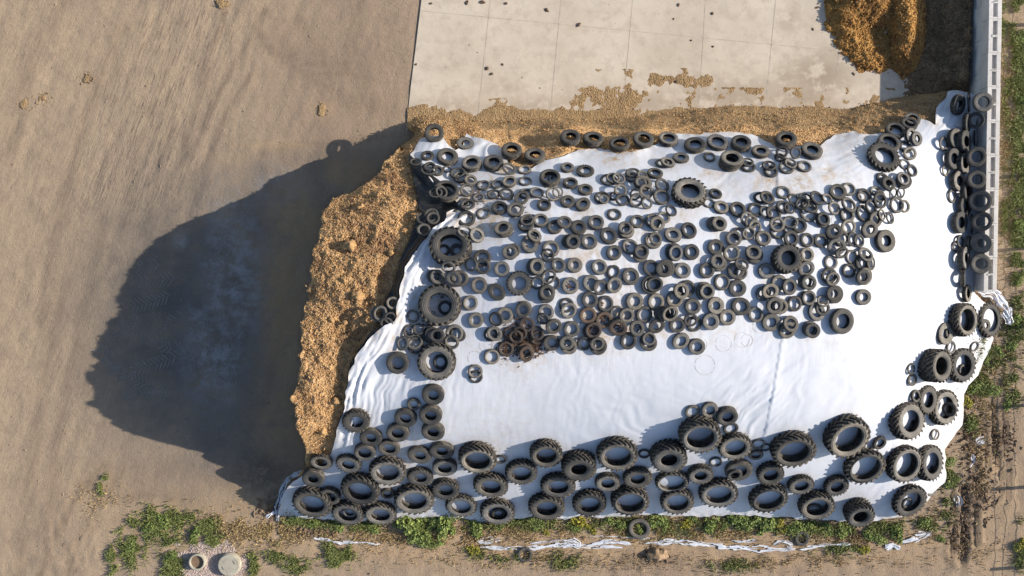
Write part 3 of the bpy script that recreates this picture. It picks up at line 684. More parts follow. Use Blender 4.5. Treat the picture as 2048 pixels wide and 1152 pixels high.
SPEC = []
_sc = (0, 0, 1)
for line in TYRES.strip().splitlines():
    line = line.strip()
    if line.startswith('@'):
        a = line[1:].split(); _sc = (float(a[0]), float(a[1]), float(a[2])); continue
    for e in line.split(';'):
        t = e.split()
        if not t: continue
        u, v, R, hh = map(float, t[:4]); k = t[4]; ex = {}
        for s in t[5:]:
            if '=' in s: a, b = s.split('='); ex[a] = float(b)
            else: ex[s] = True
        if k == 'c' and hh / R >= .625: k = 'r'; ex.setdefault('w', .24)
        hh *= {'c': 1.0, 'r': .95, 't': .95, 'g': .96}[k]
        if k == 'r': hh = min(hh, .665 * R)
        SPEC.append(dict(u=_sc[0] + u / _sc[2], v=_sc[1] + v / _sc[2], R=R / _sc[2], hole=hh / R, k=k, **ex))
# leave out tyres all but hidden under another of the same stack
keep = []
for i, a in enumerate(SPEC):
    hid = any(b['k'] == a['k'] and math.hypot(a['u'] - b['u'], a['v'] - b['v']) < .30 * b['R'] and b['R'] > .86 * a['R'] and b['hole'] <= a['hole'] + .06 and abs(i - j) < 4 and 'tx' not in b for j, b in enumerate(SPEC) if j > i)
    if hid and a['k'] in 'cr' and i % 2 == 0: continue
    keep.append(a)
SPEC = keep
import itertools
NS = 20
_ua = np.arange(NS) * 2 * math.pi / NS
_USX = np.r_[.93 * np.cos(_ua), .55 * np.cos(np.arange(6) * math.pi / 3)]
_USY = np.r_[.93 * np.sin(_ua), .55 * np.sin(np.arange(6) * math.pi / 3)]
_tri = np.array(list(itertools.combinations(range(NS + 6), 3)))
_A = np.stack([np.ones_like(_USX), _USX, _USY], 1)
_d = np.linalg.det(_A[_tri]); _tri = _tri[np.abs(_d) > 1e-3]
_Minv = np.linalg.inv(_A[_tri])
_in = (_Minv[:, 0, :] > -1e-6).all(1)            # the centre lies inside the three supports
_tri = _tri[_in]; _Minv = _Minv[_in]
placed = []
DEF_W = {'c': .38, 'r': .20, 't': .52, 'g': .45}
def settle(x, y, R, hole, inside, fixed=None, on_ground=False, big=False):
    sx = _USX * R; sy = _USY * R
    if fixed is not None:
        shrink = math.sqrt(max(.05, 1 - fixed[0] ** 2 / (1 + fixed[0] ** 2))); sx = sx * shrink
    X, Y = x + sx, y + sy
    req = np.full(len(X), .02) if on_ground else ground_z(X, Y)
    if not inside and (fixed is None or (big and x < 20.5 and y > 5)):
        for p in placed:
            if abs(p['x'] - x) > 3 or abs(p['y'] - y) > 3: continue
            if math.hypot(p['x'] - x, p['y'] - y) > R + p['R']: continue
            if big and math.hypot(p['x'] - x, p['y'] - y) > .8 * min(R, p['R']): continue
            dx, dy = X - p['x'], Y - p['y']; d = np.hypot(dx, dy)
            n = p['n']; zt = p['tz'] - (n[0] * (X - p['tx_']) + n[1] * (Y - p['ty_'])) / n[2]
            hit = (d < p['R'] * .90) & (d > p['R'] * p['hole'] * .92)
            req = np.where(hit, np.maximum(req, zt), req)
    if fixed is not None:
        b, c = fixed
        a = np.max(req - b * sx - c * sy)
        med = np.sort(req - b * sx - c * sy)[8 if hole * 0 + big and y < -1.5 else 17]
        if fixed[0] > 0 and x > 21 and y > -.5: med = 2.165 - fixed[0] * (22.16 - x)      # propped on the wall's edge
        return float(med), b, c
    sol = np.einsum('nij,nj->ni', _Minv, req[_tri])
    resid = sol @ _A.T - req[None]
    good = (resid > -.006).all(1) & (np.hypot(sol[:, 1], sol[:, 2]) < 1.0 * R)
    if not good.any():
        s3 = np.linalg.lstsq(_A, req, rcond=None)[0]; m_ = math.hypot(s3[1], s3[2]) / R; f_ = min(1, .75 / max(m_, 1e-6))
        return float(np.sort(req - f_ * (s3[1] * _USX + s3[2] * _USY))[-4]), float(s3[1] * f_ / R), float(s3[2] * f_ / R)
    s = sol[good]; b = s[np.argmin(s[:, 0])]
    return float(b[0]), float(b[1]) / R, float(b[2]) / R
_rust = {}
def rusty(me_):
    if me_.name not in _rust:
        m2 = me_.copy(); m2.materials[0] = M_RUST; _rust[me_.name] = m2
    return _rust[me_.name]
KIND = {'c': 'car_tyre', 'r': 'tyre_ring', 't': 'lorry_tyre', 'g': 'tractor_tyre'}
for sp in SPEC:
    k = sp['k']; wr = sp.get('w', DEF_W[k]) * random.uniform(.82, 1.2); u, v = sp['u'], sp['v']
    h0 = 0.0 if sp.get('G') else float(height(u, v))
    fixed = None
    if 'tx' in sp or 'ty' in sp:
        fixed = (-math.tan(math.radians(sp.get('tx', 0) + (2 if sp.get('tx', 0) > 0 else 0))), -math.tan(math.radians(sp.get('ty', 0))))
    R = sp['R'] * (H - h0 - .3) / F
    x, y = wpos(u, v, h0); x, y = float(x), float(y)
    if fixed is not None and k == 'g':
        gsl = float(ground_z(x + .6, y) - ground_z(x - .6, y)) / 1.2
        fixed = (.4 * fixed[0] + .6 * min(gsl, 0), fixed[1])
    for it in range(5):
        z, b, c = settle(x, y, R, sp['hole'], sp.get('I'), fixed, sp.get('G'), k in 'gt')
        n = np.array([-b, -c, 1.0]); n /= np.linalg.norm(n)
        top = np.array([x, y, z]) + n * wr * R
        R = sp['R'] * (H - top[2]) / F
        tx, ty = wpos(u, v, top[2])
        x += .9 * (float(tx) - top[0]); y += .9 * (float(ty) - top[1])
    z, b, c = settle(x, y, R, sp['hole'], sp.get('I'), fixed, sp.get('G'), k in 'gt')
    if sp.get('G'): z -= .05
    n = np.array([-b, -c, 1.0]); n /= np.linalg.norm(n)
    top = np.array([x, y, z]) + n * wr * R
    sp.update(x=x, y=y, z=z, n=n, tz=top[2], Rw=R, wr=wr)
    if not sp.get('I'):
        placed.append(dict(x=x, y=y, R=R, hole=sp['hole'], n=n, tz=top[2], tx_=top[0], ty_=top[1]))
    e = empty(KIND[k], (x, y, z))
    q_ = Vector((0, 0, 1)).rotation_difference(Vector(n))
    e.rotation_mode = 'QUATERNION'
    spin = Matrix.Rotation(random.random() * 6.283, 3, 'Z').to_quaternion()
    e.rotation_quaternion = q_ @ spin
    sq = random.gauss(0, .025 if k in 'gt' else .04)
    e.scale = (R * (1 + sq), R * (1 - sq), R)
    sp['obj'] = e
    rust = k in 'cr' and (math.hypot(u - 1040, v - 682) < 52 or math.hypot(u - 1205, v - 648) < 34)
    for nm, me_ in tyre_meshes(k, sp['hole'], wr): link(nm, rusty(me_) if rust and nm == 'sidewall' else me_, e)

# ------- labels: which tyre is which
ORD = ['', 'second ', 'third ', 'fourth ', 'fifth ', 'sixth ', 'seventh ', 'eighth ', 'ninth ', 'tenth ', 'eleventh ', 'twelfth ', 'thirteenth ', 'fourteenth ', 'fifteenth ', 'sixteenth ', 'seventeenth ', 'eighteenth ', 'nineteenth ', 'twentieth ']
ORD1 = ['first'] + [o.strip() for o in ORD[1:]]
def near(u, v, kinds='gt'):
    return min((s for s in SPEC if s['k'] in kinds), key=lambda s: math.hypot(s['u'] - u, s['v'] - v))
LAND = []
for u, v, lab, ref in ((1380,381,'deep-lugged tractor tyre alone near the top edge of the white film','lone top tractor tyre'),
    (1577,516,'wide grey-rimmed tractor tyre sitting alone on the right half of the film','wide lone tractor tyre'),
    (1037,566,'small dark lugged tractor tyre with a blue-white hole in the left half of film','small dark tractor tyre'),
    (900,490,'largest tractor tyre beside the film flap, two small tyres inside its hole','flap-side tyre with two inside'),
    (878,610,'dusty tan tractor tyre at the left, one thin ring inside its hole','dusty tan tractor tyre'),
    (873,725,'left tractor tyre with a black tyre inside, just above the bare white film','left tyre with black one inside'),
    (1770,309,'tractor tyre overlapping a lorry tyre at the top right corner of the film','corner tractor tyre'),
    (1687,643,'clean black lorry tyre lying alone at the lower right of the tyre field','lone black lorry tyre'),
    (1171,340,'small knobbly tyre with block lugs near the top of the film','knobbly small tyre'),
    (1100,352,'lorry tyre with brown leaves in its hole, beside the small knobbly tyre','leaf-filled lorry tyre'),
    (1774,481,'lorry tyre at the right end of the tyre field, by the bare white slope','right-end lorry tyre'),
    (895,310,'dusty pale lorry tyre near the top left corner of the film','pale corner lorry tyre'),
    (1464,315,'topmost lorry tyre of a two-tyre stack below the top edge row','stacked lorry tyre')):
    s = near(u, v); s['label'] = lab; s['grp'] = 'landmark'; LAND.append((s, ref))
def rows(sel, key, fmt, group):
    sel = [s for s in sel if 'label' not in s]; sel.sort(key=key)
    for i, s in enumerate(sel):
        s['label'] = fmt(s, ORD1[i] if i < 20 else str(i + 1)); s['group'] = group
def nm(s): return {'c': 'car tyre', 'r': 'thin tyre ring', 't': 'smooth lorry tyre', 'g': 'lugged tractor tyre'}[s['k']]
right = [s for s in SPEC if s['u'] > 1870 and s['v'] < 600 and s['k'] == 't']
rows([s for s in right if s['u'] < 1925], lambda s: s['v'], lambda s, o: f'leaning lorry tyre in the inner column by the block wall, {o} from the top', 'tyres along the block wall')
rows([s for s in right if 1925 <= s['u'] < 1944], lambda s: s['v'], lambda s, o: f'edge-on lorry tyre in the middle column by the block wall, {o} from the top', 'tyres along the block wall')
rows([s for s in right if s['u'] >= 1944], lambda s: s['v'], lambda s, o: f'lorry tyre propped against the block wall, {o} from the top', 'tyres along the block wall')
rows([s for s in SPEC if s['u'] > 1870 and s['v'] < 600 and s['k'] in 'cr'], lambda s: s['v'], lambda s, o: f'small {nm(s)} beside the block-wall tyres, {o} from the top', 'small tyres along the block wall')
rows([s for s in SPEC if s['k'] == 't' and s['v'] < 345 and s['u'] < 1860], lambda s: s['u'], lambda s, o: f'lorry tyre along the top edge of the film, {o} from the left', 'lorry tyres along the top edge')
rc = [s for s in SPEC if s['u'] > 1815 and 590 < s['v'] < 1000]
rows([s for s in rc if s['k'] == 'g'], lambda s: s['v'], lambda s, o: f'tractor tyre on the right slope of the heap, {o} from the top', 'tractor tyres on the right slope')
rows([s for s in rc if s['k'] != 'g'], lambda s: s['v'], lambda s, o: f'small {nm(s)} between the right-slope tractor tyres, {o} from the top', 'small tyres on the right slope')
lo = [s for s in SPEC if s['v'] > 760 and not s.get('G')]
for a, b, word in ((0, 905, 'upper'), (905, 938, 'second'), (938, 985, 'third'), (985, 1200, 'lowest')):
    for k in 'gt':
        rows([s for s in lo if a <= s['v'] < b and s['k'] == k], lambda s: s['u'], lambda s, o: f'{nm(s)} in the {word} row of the bottom band, {o} from the left', 'tyres along the bottom edge of the film')
rows([s for s in lo if s['k'] in 'cr'], lambda s: s['u'], lambda s, o: f'small {nm(s)} among the bottom band of tyres, {o} from the left', 'small tyres along the bottom edge')
rows([s for s in SPEC if s.get('G')], lambda s: s['u'], lambda s, o: f'old tyre on the bare ground below the heap, {o} from the left', 'tyres on the ground')
rows([s for s in SPEC if s['k'] in 'gt' and s['u'] < 960], lambda s: s['v'], lambda s, o: f'{nm(s)} at the left edge of the film, {o} from the top', 'lorry tyres at the left edge')
DIR = ['right of', 'below and right of', 'below', 'below and left of', 'left of', 'above and left of', 'above', 'above and right of']
rest = [s for s in SPEC if 'label' not in s]
cand = {id(s): [] for s in rest}
for L, ref in LAND:
    for d in range(8):
        for kk in ('c', 'r', 'gt'):
            grp = []
            for s in rest:
                if s['k'] not in kk: continue
                dx, dy = s['u'] - L['u'], s['v'] - L['v']
                if round(math.degrees(math.atan2(dy, dx)) / 45) % 8 == d: grp.append((math.hypot(dx, dy), s))
            grp.sort(key=lambda t: t[0])
            for i, (dd, s) in enumerate(grp): cand[id(s)].append((i + dd / 400, i, d, ref))
for s in rest:
    _, i, d, ref = min(cand[id(s)])
    s['label'] = f'{nm(s)}, {ORD[i] if i < 20 else str(i + 1) + "th "}nearest {DIR[d]} the {ref}'
    s['group'] = {'c': 'car tyres strewn over the film', 'r': 'thin tyre rings strewn over the film'}.get(s['k'], 'big tyres on the film')
for s in SPEC:
    tag(s['obj'], s['label'], {'c': 'car tyre', 'r': 'tyre ring', 't': 'lorry tyre', 'g': 'tractor tyre'}[s['k']], s.get('group'))
print('TYRES', {k: sum(s['k'] == k for s in SPEC) for k in 'crtg'}, 'max label words', max(len(s['label'].split()) for s in SPEC))
_seen = {}
for s in SPEC: _seen.setdefault(s['label'], []).append(s)
print('DUP', [k for k, v in _seen.items() if len(v) > 1][:20])
# ------------------------------------------------------------------ the yard's ground
def axis(lo, hi, step, far):
    return np.r_[[-f for f in far[::-1]], np.arange(lo, hi + step / 2, step), far]
gx = axis(-27.0, 28.0, .17, [31, 36, 50, 80, 150, 300, 600]); gy = axis(-16.0, 16.0, .17, [18, 24, 40, 80, 150, 300, 600])
X, Y = np.meshgrid(gx, gy); PX = CX + X * F / H; PY = CY - Y * F / H
inner = smooth(34, 27, np.abs(X)) * smooth(20, 16, np.abs(Y))
th = math.radians(70); pe = X * math.sin(th) - Y * math.cos(th); al = X * math.cos(th) + Y * math.sin(th)
yard = smooth(860, 780, PX) * smooth(1010, 930, PY)
z = .018 * fbm(X * .5, Y * .5, 3, 2) + .006 * fbm(X * 2.5, Y * 2.5, 2, 4)
band = np.exp(-(((PX - 330 + (PY - 230) * .33) / 120) ** 2)) * smooth(480, 380, PY)
z += yard * (.016 + .05 * band) * np.minimum(0, .25 - np.abs(fbm(pe * 1.1 + .4 * perlin(al * .3, pe * .3, 7), al * .16, 3, 12)) * 1.6)
def seg_d(p): return polydist(PX, PY, p, False)[0]
for p, wd, dp in (([(1905,990),(1912,1040),(1906,1110)],5,.13),([(1928,975),(1930,1050),(1924,1120)],8,.17),([(1948,1010),(1950,1085)],6,.14),([(1985,800),(1990,900),(2002,960)],5,.14),([(1960,830),(1975,930)],4,.10),([(2010,850),(2016,1000)],4,.08)):
    d = seg_d(p); z += -dp * np.exp(-(d / wd) ** 2) + .07 * np.exp(-((d - wd * 1.7) / (wd * .7)) ** 2) * (1 + perlin(X * 3, Y * 3, 5))
for p in ([(178,1045),(150,1090),(165,1140)],[(200,1040),(172,1075),(182,1110)],[(130,1010),(120,1080),(160,1150)],[(95,1020),(90,1100),(130,1152)]):
    d = seg_d(p); z += .05 * np.exp(-((d - 5) / 3) ** 2) - .04 * np.exp(-(d / 4) ** 2)
low = smooth(1040, 1075, PY) + smooth(1955, 2000, PX)
z += np.clip(low, 0, 1) * .035 * fbm(X * 1.7, Y * 1.7, 3, 14)
heapm = inpoly(PX, PY, HEAP); slabm = smooth(815, 835, PX) * smooth(300, 250, PY)
z = np.where(heapm, -.05, z) * (1 - slabm) - .03 * slabm
z = z * inner
nx, ny = len(gx), len(gy); idx = np.arange(nx * ny).reshape(ny, nx)
q = np.stack([idx[:-1, :-1], idx[:-1, 1:], idx[1:, 1:], idx[1:, :-1]], -1).reshape(-1, 4)
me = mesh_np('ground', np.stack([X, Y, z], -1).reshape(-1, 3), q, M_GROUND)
def blob(items):
    t = np.zeros_like(PX)
    for cx, cy, rx, ry, a in items: t = np.maximum(t, a * np.exp(-(((PX - cx) / rx) ** 2 + ((PY - cy) / ry) ** 2) ** 1.5))
    return t
lane = np.zeros_like(PX)
for p, wd in (([(332,140),(300,235),(268,320),(248,380)],5),([(425,120),(390,225),(366,300)],4),([(530,20),(492,90),(445,170),(412,245),(382,310)],7),([(450,25),(424,95),(400,160)],5),([(500,150),(450,230),(425,300)],5),([(350,250),(318,330)],6),
              ([(520,70),(560,110),(620,130),(700,128)],6),([(530,90),(570,128),(625,148),(705,146)],6),([(525,305),(600,290),(690,285),(780,270)],7),([(210,930),(150,1000),(100,1090),(80,1152)],9),([(250,940),(190,1010),(150,1080),(135,1152)],7),([(380,1000),(300,990),(220,1000)],9),([(245,60),(170,230),(120,420),(85,640)],16),([(130,560),(90,760),(60,960),(40,1152)],14),([(210,440),(165,640),(118,860),(95,1080)],12),([(560,80),(620,150),(690,200),(760,215)],18),([(600,40),(650,120),(740,160)],14),([(20,300),(60,120),(130,0)],16),([(720,0),(700,90),(740,190)],14)):
    lane = np.maximum(lane, (.65 if wd > 9 else 1.0) * np.exp(-((seg_d(p) + 4 * perlin(X * 1.5, Y * 1.5, 6)) / wd) ** 2))
attr(me, 'dark', blob([(690,150,170,230,1),(620,330,160,60,.7),(330,960,200,40,.6),(520,1000,80,30,.7),(1400,1115,700,50,.9),(1990,960,70,180,.8),(100,1000,60,150,.4)]).ravel()); attr(me, 'lane', lane.ravel()); attr(me, 'band', np.clip(yard * (band + .35 * smooth(500, 100, PX)) , 0, 1).ravel())
attr(me, 'yard', (smooth(1000, 860, PX) * smooth(1030, 930, PY)).ravel())
attr(me, 'dry', np.clip(blob([(480,1040,260,80,.8),(1000,1090,600,40,.9),(1600,1090,500,50,.8),(1990,1000,60,200,.6),(230,980,120,60,.4),(460,315,60,12,.5),(545,292,70,10,.8),(645,222,22,18,.7)]), 0, 1).ravel())
attr(me, 'grey', np.clip(blob([(380,640,230,330,1),(560,420,160,110,.9),(480,860,200,120,.9),(660,330,110,40,.7)]), 0, 1).ravel())  # mask of the painted shadow darkening, left of the cut face
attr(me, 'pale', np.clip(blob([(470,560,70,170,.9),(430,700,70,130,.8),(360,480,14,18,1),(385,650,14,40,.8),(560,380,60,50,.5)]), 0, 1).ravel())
attr(me, 'feed', np.clip(blob([(565,600,45,190,1),(590,440,60,80,1),(700,345,60,40,.9),(560,850,60,90,.8)]), 0, 1).ravel())
attr(me, 'mud', np.clip(blob([(1940,990,24,60,.9),(1905,1050,10,70,.8),(1930,1060,14,70,.8),(1950,1050,8,50,.7),(2000,870,30,40,.8),(1980,830,25,40,.6),(1700,1075,40,20,.5),(1300,1120,60,14,.5),(560,1010,40,35,.8),(520,950,60,40,.5)]), 0, 1).ravel())
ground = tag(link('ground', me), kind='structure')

# tyre tracks pressed into the dust: low ridges of soil, one strip each
def track(pts, width, lug, name='tyre_track', amp=.010):
    V = []; Fq = []
    Pw = [W(x, y, 0) for x, y in pts]
    L = [0]
    for a, b in zip(Pw[:-1], Pw[1:]): L.append(L[-1] + (b - a).length)
    n = int(L[-1] / lug)
    for i in range(n):
        s = i * lug
        k_ = max(j for j in range(len(L) - 1) if L[j] <= s); t = (s - L[k_]) / (L[k_ + 1] - L[k_])
        p = Pw[k_].lerp(Pw[k_ + 1], t); d = (Pw[k_ + 1] - Pw[k_]).normalized(); nrm = Vector((-d.y, d.x, 0))
        for sd in (-1, 1):
            if random.random() < .08: continue
            a = p + d * (lug * .5 * (sd > 0)); b = a + nrm * sd * width * .5 - d * width * .38
            w_ = d * lug * .21; b0 = len(V); hz = amp * random.uniform(.6, 1.2)
            for q_, zz in ((a - w_, .0), (a + w_, .0), (b + w_, .0), (b - w_, .0), (a, hz), (b, hz)): V.append((q_.x, q_.y, zz - .002))
            Fq += [(b0, b0 + 4, b0 + 5, b0 + 3), (b0 + 1, b0 + 2, b0 + 5, b0 + 4), (b0, b0 + 1, b0 + 4), (b0 + 2, b0 + 3, b0 + 5)]
    if V:
        me = mesh(name, V, Fq, M_GROUND2); tag(link(name, me), kind='structure')
M_GROUND2 = m_plain('track_dust', (.20, .185, .17), .95, .1, .15, 3, .02)
for t in ([(262,640),(285,668),(330,692),(390,702),(440,690)],[(240,658),(285,664)],[(285,664),(325,650),(375,628)],[(205,730),(250,748),(305,776),(355,786)],
          [(250,742),(310,728),(390,702)],[(255,786),(340,796)],[(280,536),(330,530)],[(285,563),(355,558)],[(270,612),(300,604),(350,588)],[(200,700),(240,735),(262,770)]):
    track(t, .7, .21)

P = []
while len(P) < 1500:
    u, v = random.uniform(-10, 2060), random.uniform(-10, 1160)
    if inpoly(np.array(u), np.array(v), HEAP) or (u > 815 and v < 260): continue
    if random.random() > (.55 if u < 820 and v < 1000 else 1): continue
    P.append(tuple(W(u, v, .012)))
tag(link('yard_stone', crumbs('yard_stone', np.array(P), .010, .045, m_plain('yard_stone', (.33, .26, .195), .95, .1, .5, 1.5, .01), 5)), 'small stones and bits of soil scattered over the yard', 'stones', kind='stuff')

P = []
for cx, cy, rx, ry, n in ((1955,985,30,50,500),(1995,880,36,40,350),(1915,1050,20,50,250),(1300,1115,40,16,120),(560,1025,40,20,250),(620,1060,50,14,200),(1700,1075,60,16,150),(1940,880,26,60,250)):
    for i in range(n): P.append(tuple(W(random.gauss(cx, rx * .6), random.gauss(cy, ry * .6), .015)))
tag(link('soil_clod', crumbs('soil_clod', np.array(P), .02, .11, m_plain('soil_clod', (.17, .12, .085), .95, .1, .5, 6, .01), 3)), 'dark clods of churned soil on the muddy verges', 'soil clods', kind='stuff')

# ------------------------------------------------------------------ concrete slab
SL = [(843,0),(832,90),(822,170),(812,262),(1960,300),(1975,-60),(846,-60)]
def slab():
    step = 12.0
    P = [(850,-160),(843,0),(832,90),(822,170),(812,262),(1000,280),(1400,280),(1945,260),(1952,-160)]
    px, py, q, rim = grid_poly(P, step)
    V = to_world(px, py, np.full(len(px), .03)); n0 = len(V)
    re = np.unique(rim); mp = {int(a): n0 + i for i, a in enumerate(re)}; VB = V[re].copy(); VB[:, 2] = -.1
    SK = np.array([[mp[int(a)], mp[int(b)], int(b), int(a)] for a, b in rim])
    me = mesh_np('concrete_slab', np.concatenate([V, VB]), np.concatenate([q, SK]), M_CONC, False)
    pxx = np.r_[px, px[re]]; pyy = np.r_[py, py[re]]
    t = np.zeros(len(pxx))
    for cx, cy, rx, ry, a in ((900,215,90,22,.7),(1050,215,120,22,.7),(1250,205,140,30,.8),(1450,195,140,36,.8),(1000,170,60,30,.3),(900,120,30,30,.3),(1330,120,60,30,.25),(1640,150,70,45,1),(1600,195,90,30,.8),(1690,90,40,40,.5),(1570,155,30,30,.7),(1480,170,60,20,.5),(1580,40,16,28,.7),(1520,180,40,30,.6),(1400,190,80,20,.5)):
        t = np.maximum(t, a * np.exp(-(((pxx - cx) / rx) ** 2 + ((pyy - cy) / ry) ** 2)))
    attr(me, 'wet', t)
    o = tag(link('concrete_slab', me), kind='structure')
    # sawn joints: thin dark strips 3 mm proud
    bm = bmesh.new()
    def strip(p0, p1, w=.014):
        a, b = W(*p0), W(*p1); d = (b - a).normalized(); n_ = Vector((-d.y, d.x, 0)) * w
        vs = [bm.verts.new(Vector((p.x, p.y, .0345))) for p in (a - n_, b - n_, b + n_, a + n_)]
        bm.faces.new(vs)
    for p0, p1 in (((842,22),(1945,128)),((825,212),(1060,238)),((983,-20),(955,240)),((1124,-20),(1100,234)),((1267,-20),(1250,170)),((1412,-20),(1398,205)),((1553,-20),(1533,190)),((1690,-20),(1672,160)),((848,-110),(1945,-10))):
        strip(p0, p1)
    tag(link('slab_joint', bm_mesh('slab_joint', bm, M_JOINT)), kind='structure')
M_JOINT = m_plain('joint_dirt', (.46, .40, .325), .95, .1, .3, 4, .005)
slab()
# feed left lying on the slab: a low uneven layer that sinks under the concrete where it runs out
def layer(name, poly, step, hf, mat, label, cat, kind=None):
    px, py, q, rim = grid_poly(poly, step)
    x, y = wpos(px, py, 0); hh = hf(px, py, x, y)
    V = to_world(px, py, hh)
    me = mesh_np(name, V, q, mat)
    return tag(link(name, me), label, cat, kind=kind), V, hh
def spill_h(px, py, x, y):
    d = np.zeros_like(px)
    base = smooth(196, 236, py + 10 * perlin(x * .7, y * .7, 3) - 24 * smooth(1330, 1480, px) * (px < 1720)) * 1.25 - .55
    t = np.full_like(px, -.6)
    for cx, cy, rx, ry, a in ((1195,200,45,24,.42),(1265,195,40,26,.40),(1240,175,38,16,.28),(1355,158,36,10,.45),(1310,155,14,8,.4),(1160,212,20,16,.4),(1300,205,40,20,.3),(1120,225,14,10,.4),(1450,205,60,16,.3),(1055,220,14,14,.15),(1530,195,50,18,.25)):
        t = np.maximum(t, a * 1.6 * np.exp(-(((px - cx) / rx) ** 2 + ((py - cy) / ry) ** 2)) - .42)
    v = np.maximum(base, t + .12) + .62 * fbm(x * .95, y * .95, 3, 17) + .25 * fbm(x * 4, y * 4, 2, 18)
    return .03 + np.clip(v, -.6, 1) * .055
o, V, hh = layer('spilled_feed', [(815,215),(860,205),(1100,190),(1130,140),(1420,135),(1430,175),(1760,175),(1850,180),(1850,250),(1500,262),(1000,268),(815,262)], 3.0, spill_h, M_SPILL,
    'thin spilled feed lying in ragged patches along the lower edge of the slab', 'spilled feed', 'stuff')
ok = np.where(hh > .035)[0]; ok = RNG.choice(ok, 5000)
o = link('feed_crumb', crumbs('feed_crumb', V[ok], .008, .03, M_SPILL)); tag(o, 'fine crumbs over the spilled feed beside the slab', 'feed crumbs', kind='stuff')

# waste feed in the shade of the block wall, and the amber feed heap
def waste_h(px, py, x, y):
    e = smooth(1800, 1885, px + 14 * perlin(y * .5, x * .5, 8)) * smooth(196, 150, py) * (.45 + .55 * smooth(1870, 1935, px))
    e = np.maximum(e, smooth(1790, 1900, px) * smooth(150, 165, py) * smooth(215, 185, py) * .45)
    return -.05 + e * (.85 + .22 * fbm(x * 1.2, y * 1.2, 3, 41)) + .05 * fbm(x * 4, y * 4, 2, 42) * (e > .02) + .05 * (e > .01)
o, V, hh = layer('waste_feed', [(1770,-120),(1770,215),(1850,228),(1900,215),(1935,190),(1942,0),(1945,-120)], 4.0, waste_h, M_WASTE,
    'dark rotten feed heaped against the shaded foot of the block wall', 'waste feed')
ok = np.where(hh > .06)[0]; ok = RNG.choice(ok, 5000)
tag(link('waste_crumb', crumbs('waste_crumb', V[ok] + RNG.normal(0, .04, (len(ok), 3)) * [1, 1, .2], .015, .09, M_WASTE)), 'dark crumbs over the rotten feed by the wall', 'feed crumbs', kind='stuff')
def feed_h(px, py, x, y):
    d1 = np.hypot((px - 1745) / 105, (py + 40) / 185); d2 = np.hypot((px - 1812) / 48, (py - 30) / 130)
    ridge = np.maximum(.85 * (1 - d1 ** 1.6), .85 * (1 - d2 ** 2))
    dent = .45 * np.exp(-(((px - 1752) / 40) ** 2 + ((py - 62) / 34) ** 2))
    hh = ridge - dent + .12 * fbm(x * .9, y * .9, 3, 51) + .12 * np.maximum(0, fbm(x * 2.6, y * 2.6, 2, 52))
    return np.where(ridge > -.5, np.maximum(-.05, hh), -.05)
o, V, hh = layer('feed_heap', [(1600,-160),(1610,0),(1650,60),(1690,130),(1730,165),(1860,165),(1880,100),(1880,-160)], 3.0, feed_h, M_FEED,
    'amber orange heap of crumbly feed on the slab by the wall, with a dug-out hollow', 'feed heap')
ok = np.where(hh > .05)[0]; ok = RNG.choice(ok, 14000)
tag(link('amber_crumb', crumbs('amber_crumb', V[ok] + RNG.normal(0, .05, (len(ok), 3)) * [1, 1, .3], .015, .06, M_FEED, 2.2, 1.0)), 'amber crumbs covering and ringing the orange feed heap', 'feed crumbs', kind='stuff')

# crumbs caught between the tyres
pts = []
for cx, cy, r, n in ((1020,690,24,420),(1050,672,22,420),(1070,692,18,320),(1035,652,16,120),(1185,655,14,110),(1208,640,16,90),(1232,655,12,60),(1200,610,10,20),(1065,470,14,70),(1055,440,12,40),(998,412,8,40),(1240,470,9,30),(1252,488,9,30),(855,640,12,70),(885,580,16,60),(1100,360,12,60),(960,400,20,60),(815,670,14,50),(1270,655,10,30),(1135,572,7,30),(1250,555,7,20),(905,605,10,30)):
    for i in range(n):
        u, v = random.gauss(cx, r * .6), random.gauss(cy, r * .6); hh_ = float(height(u, v)); p = W(u, v, hh_ + .05); pts.append(p)
tag(link('brown_crumb', crumbs('brown_crumb', np.array([tuple(p) for p in pts]), .012, .05, m_plain('brown_leaf_crumb', (.12, .07, .042), .95, .1, .5, 9, .02), 1.2)), 'brown crumbs and dead leaves caught between tyres on the film', 'crumbs', kind='stuff')

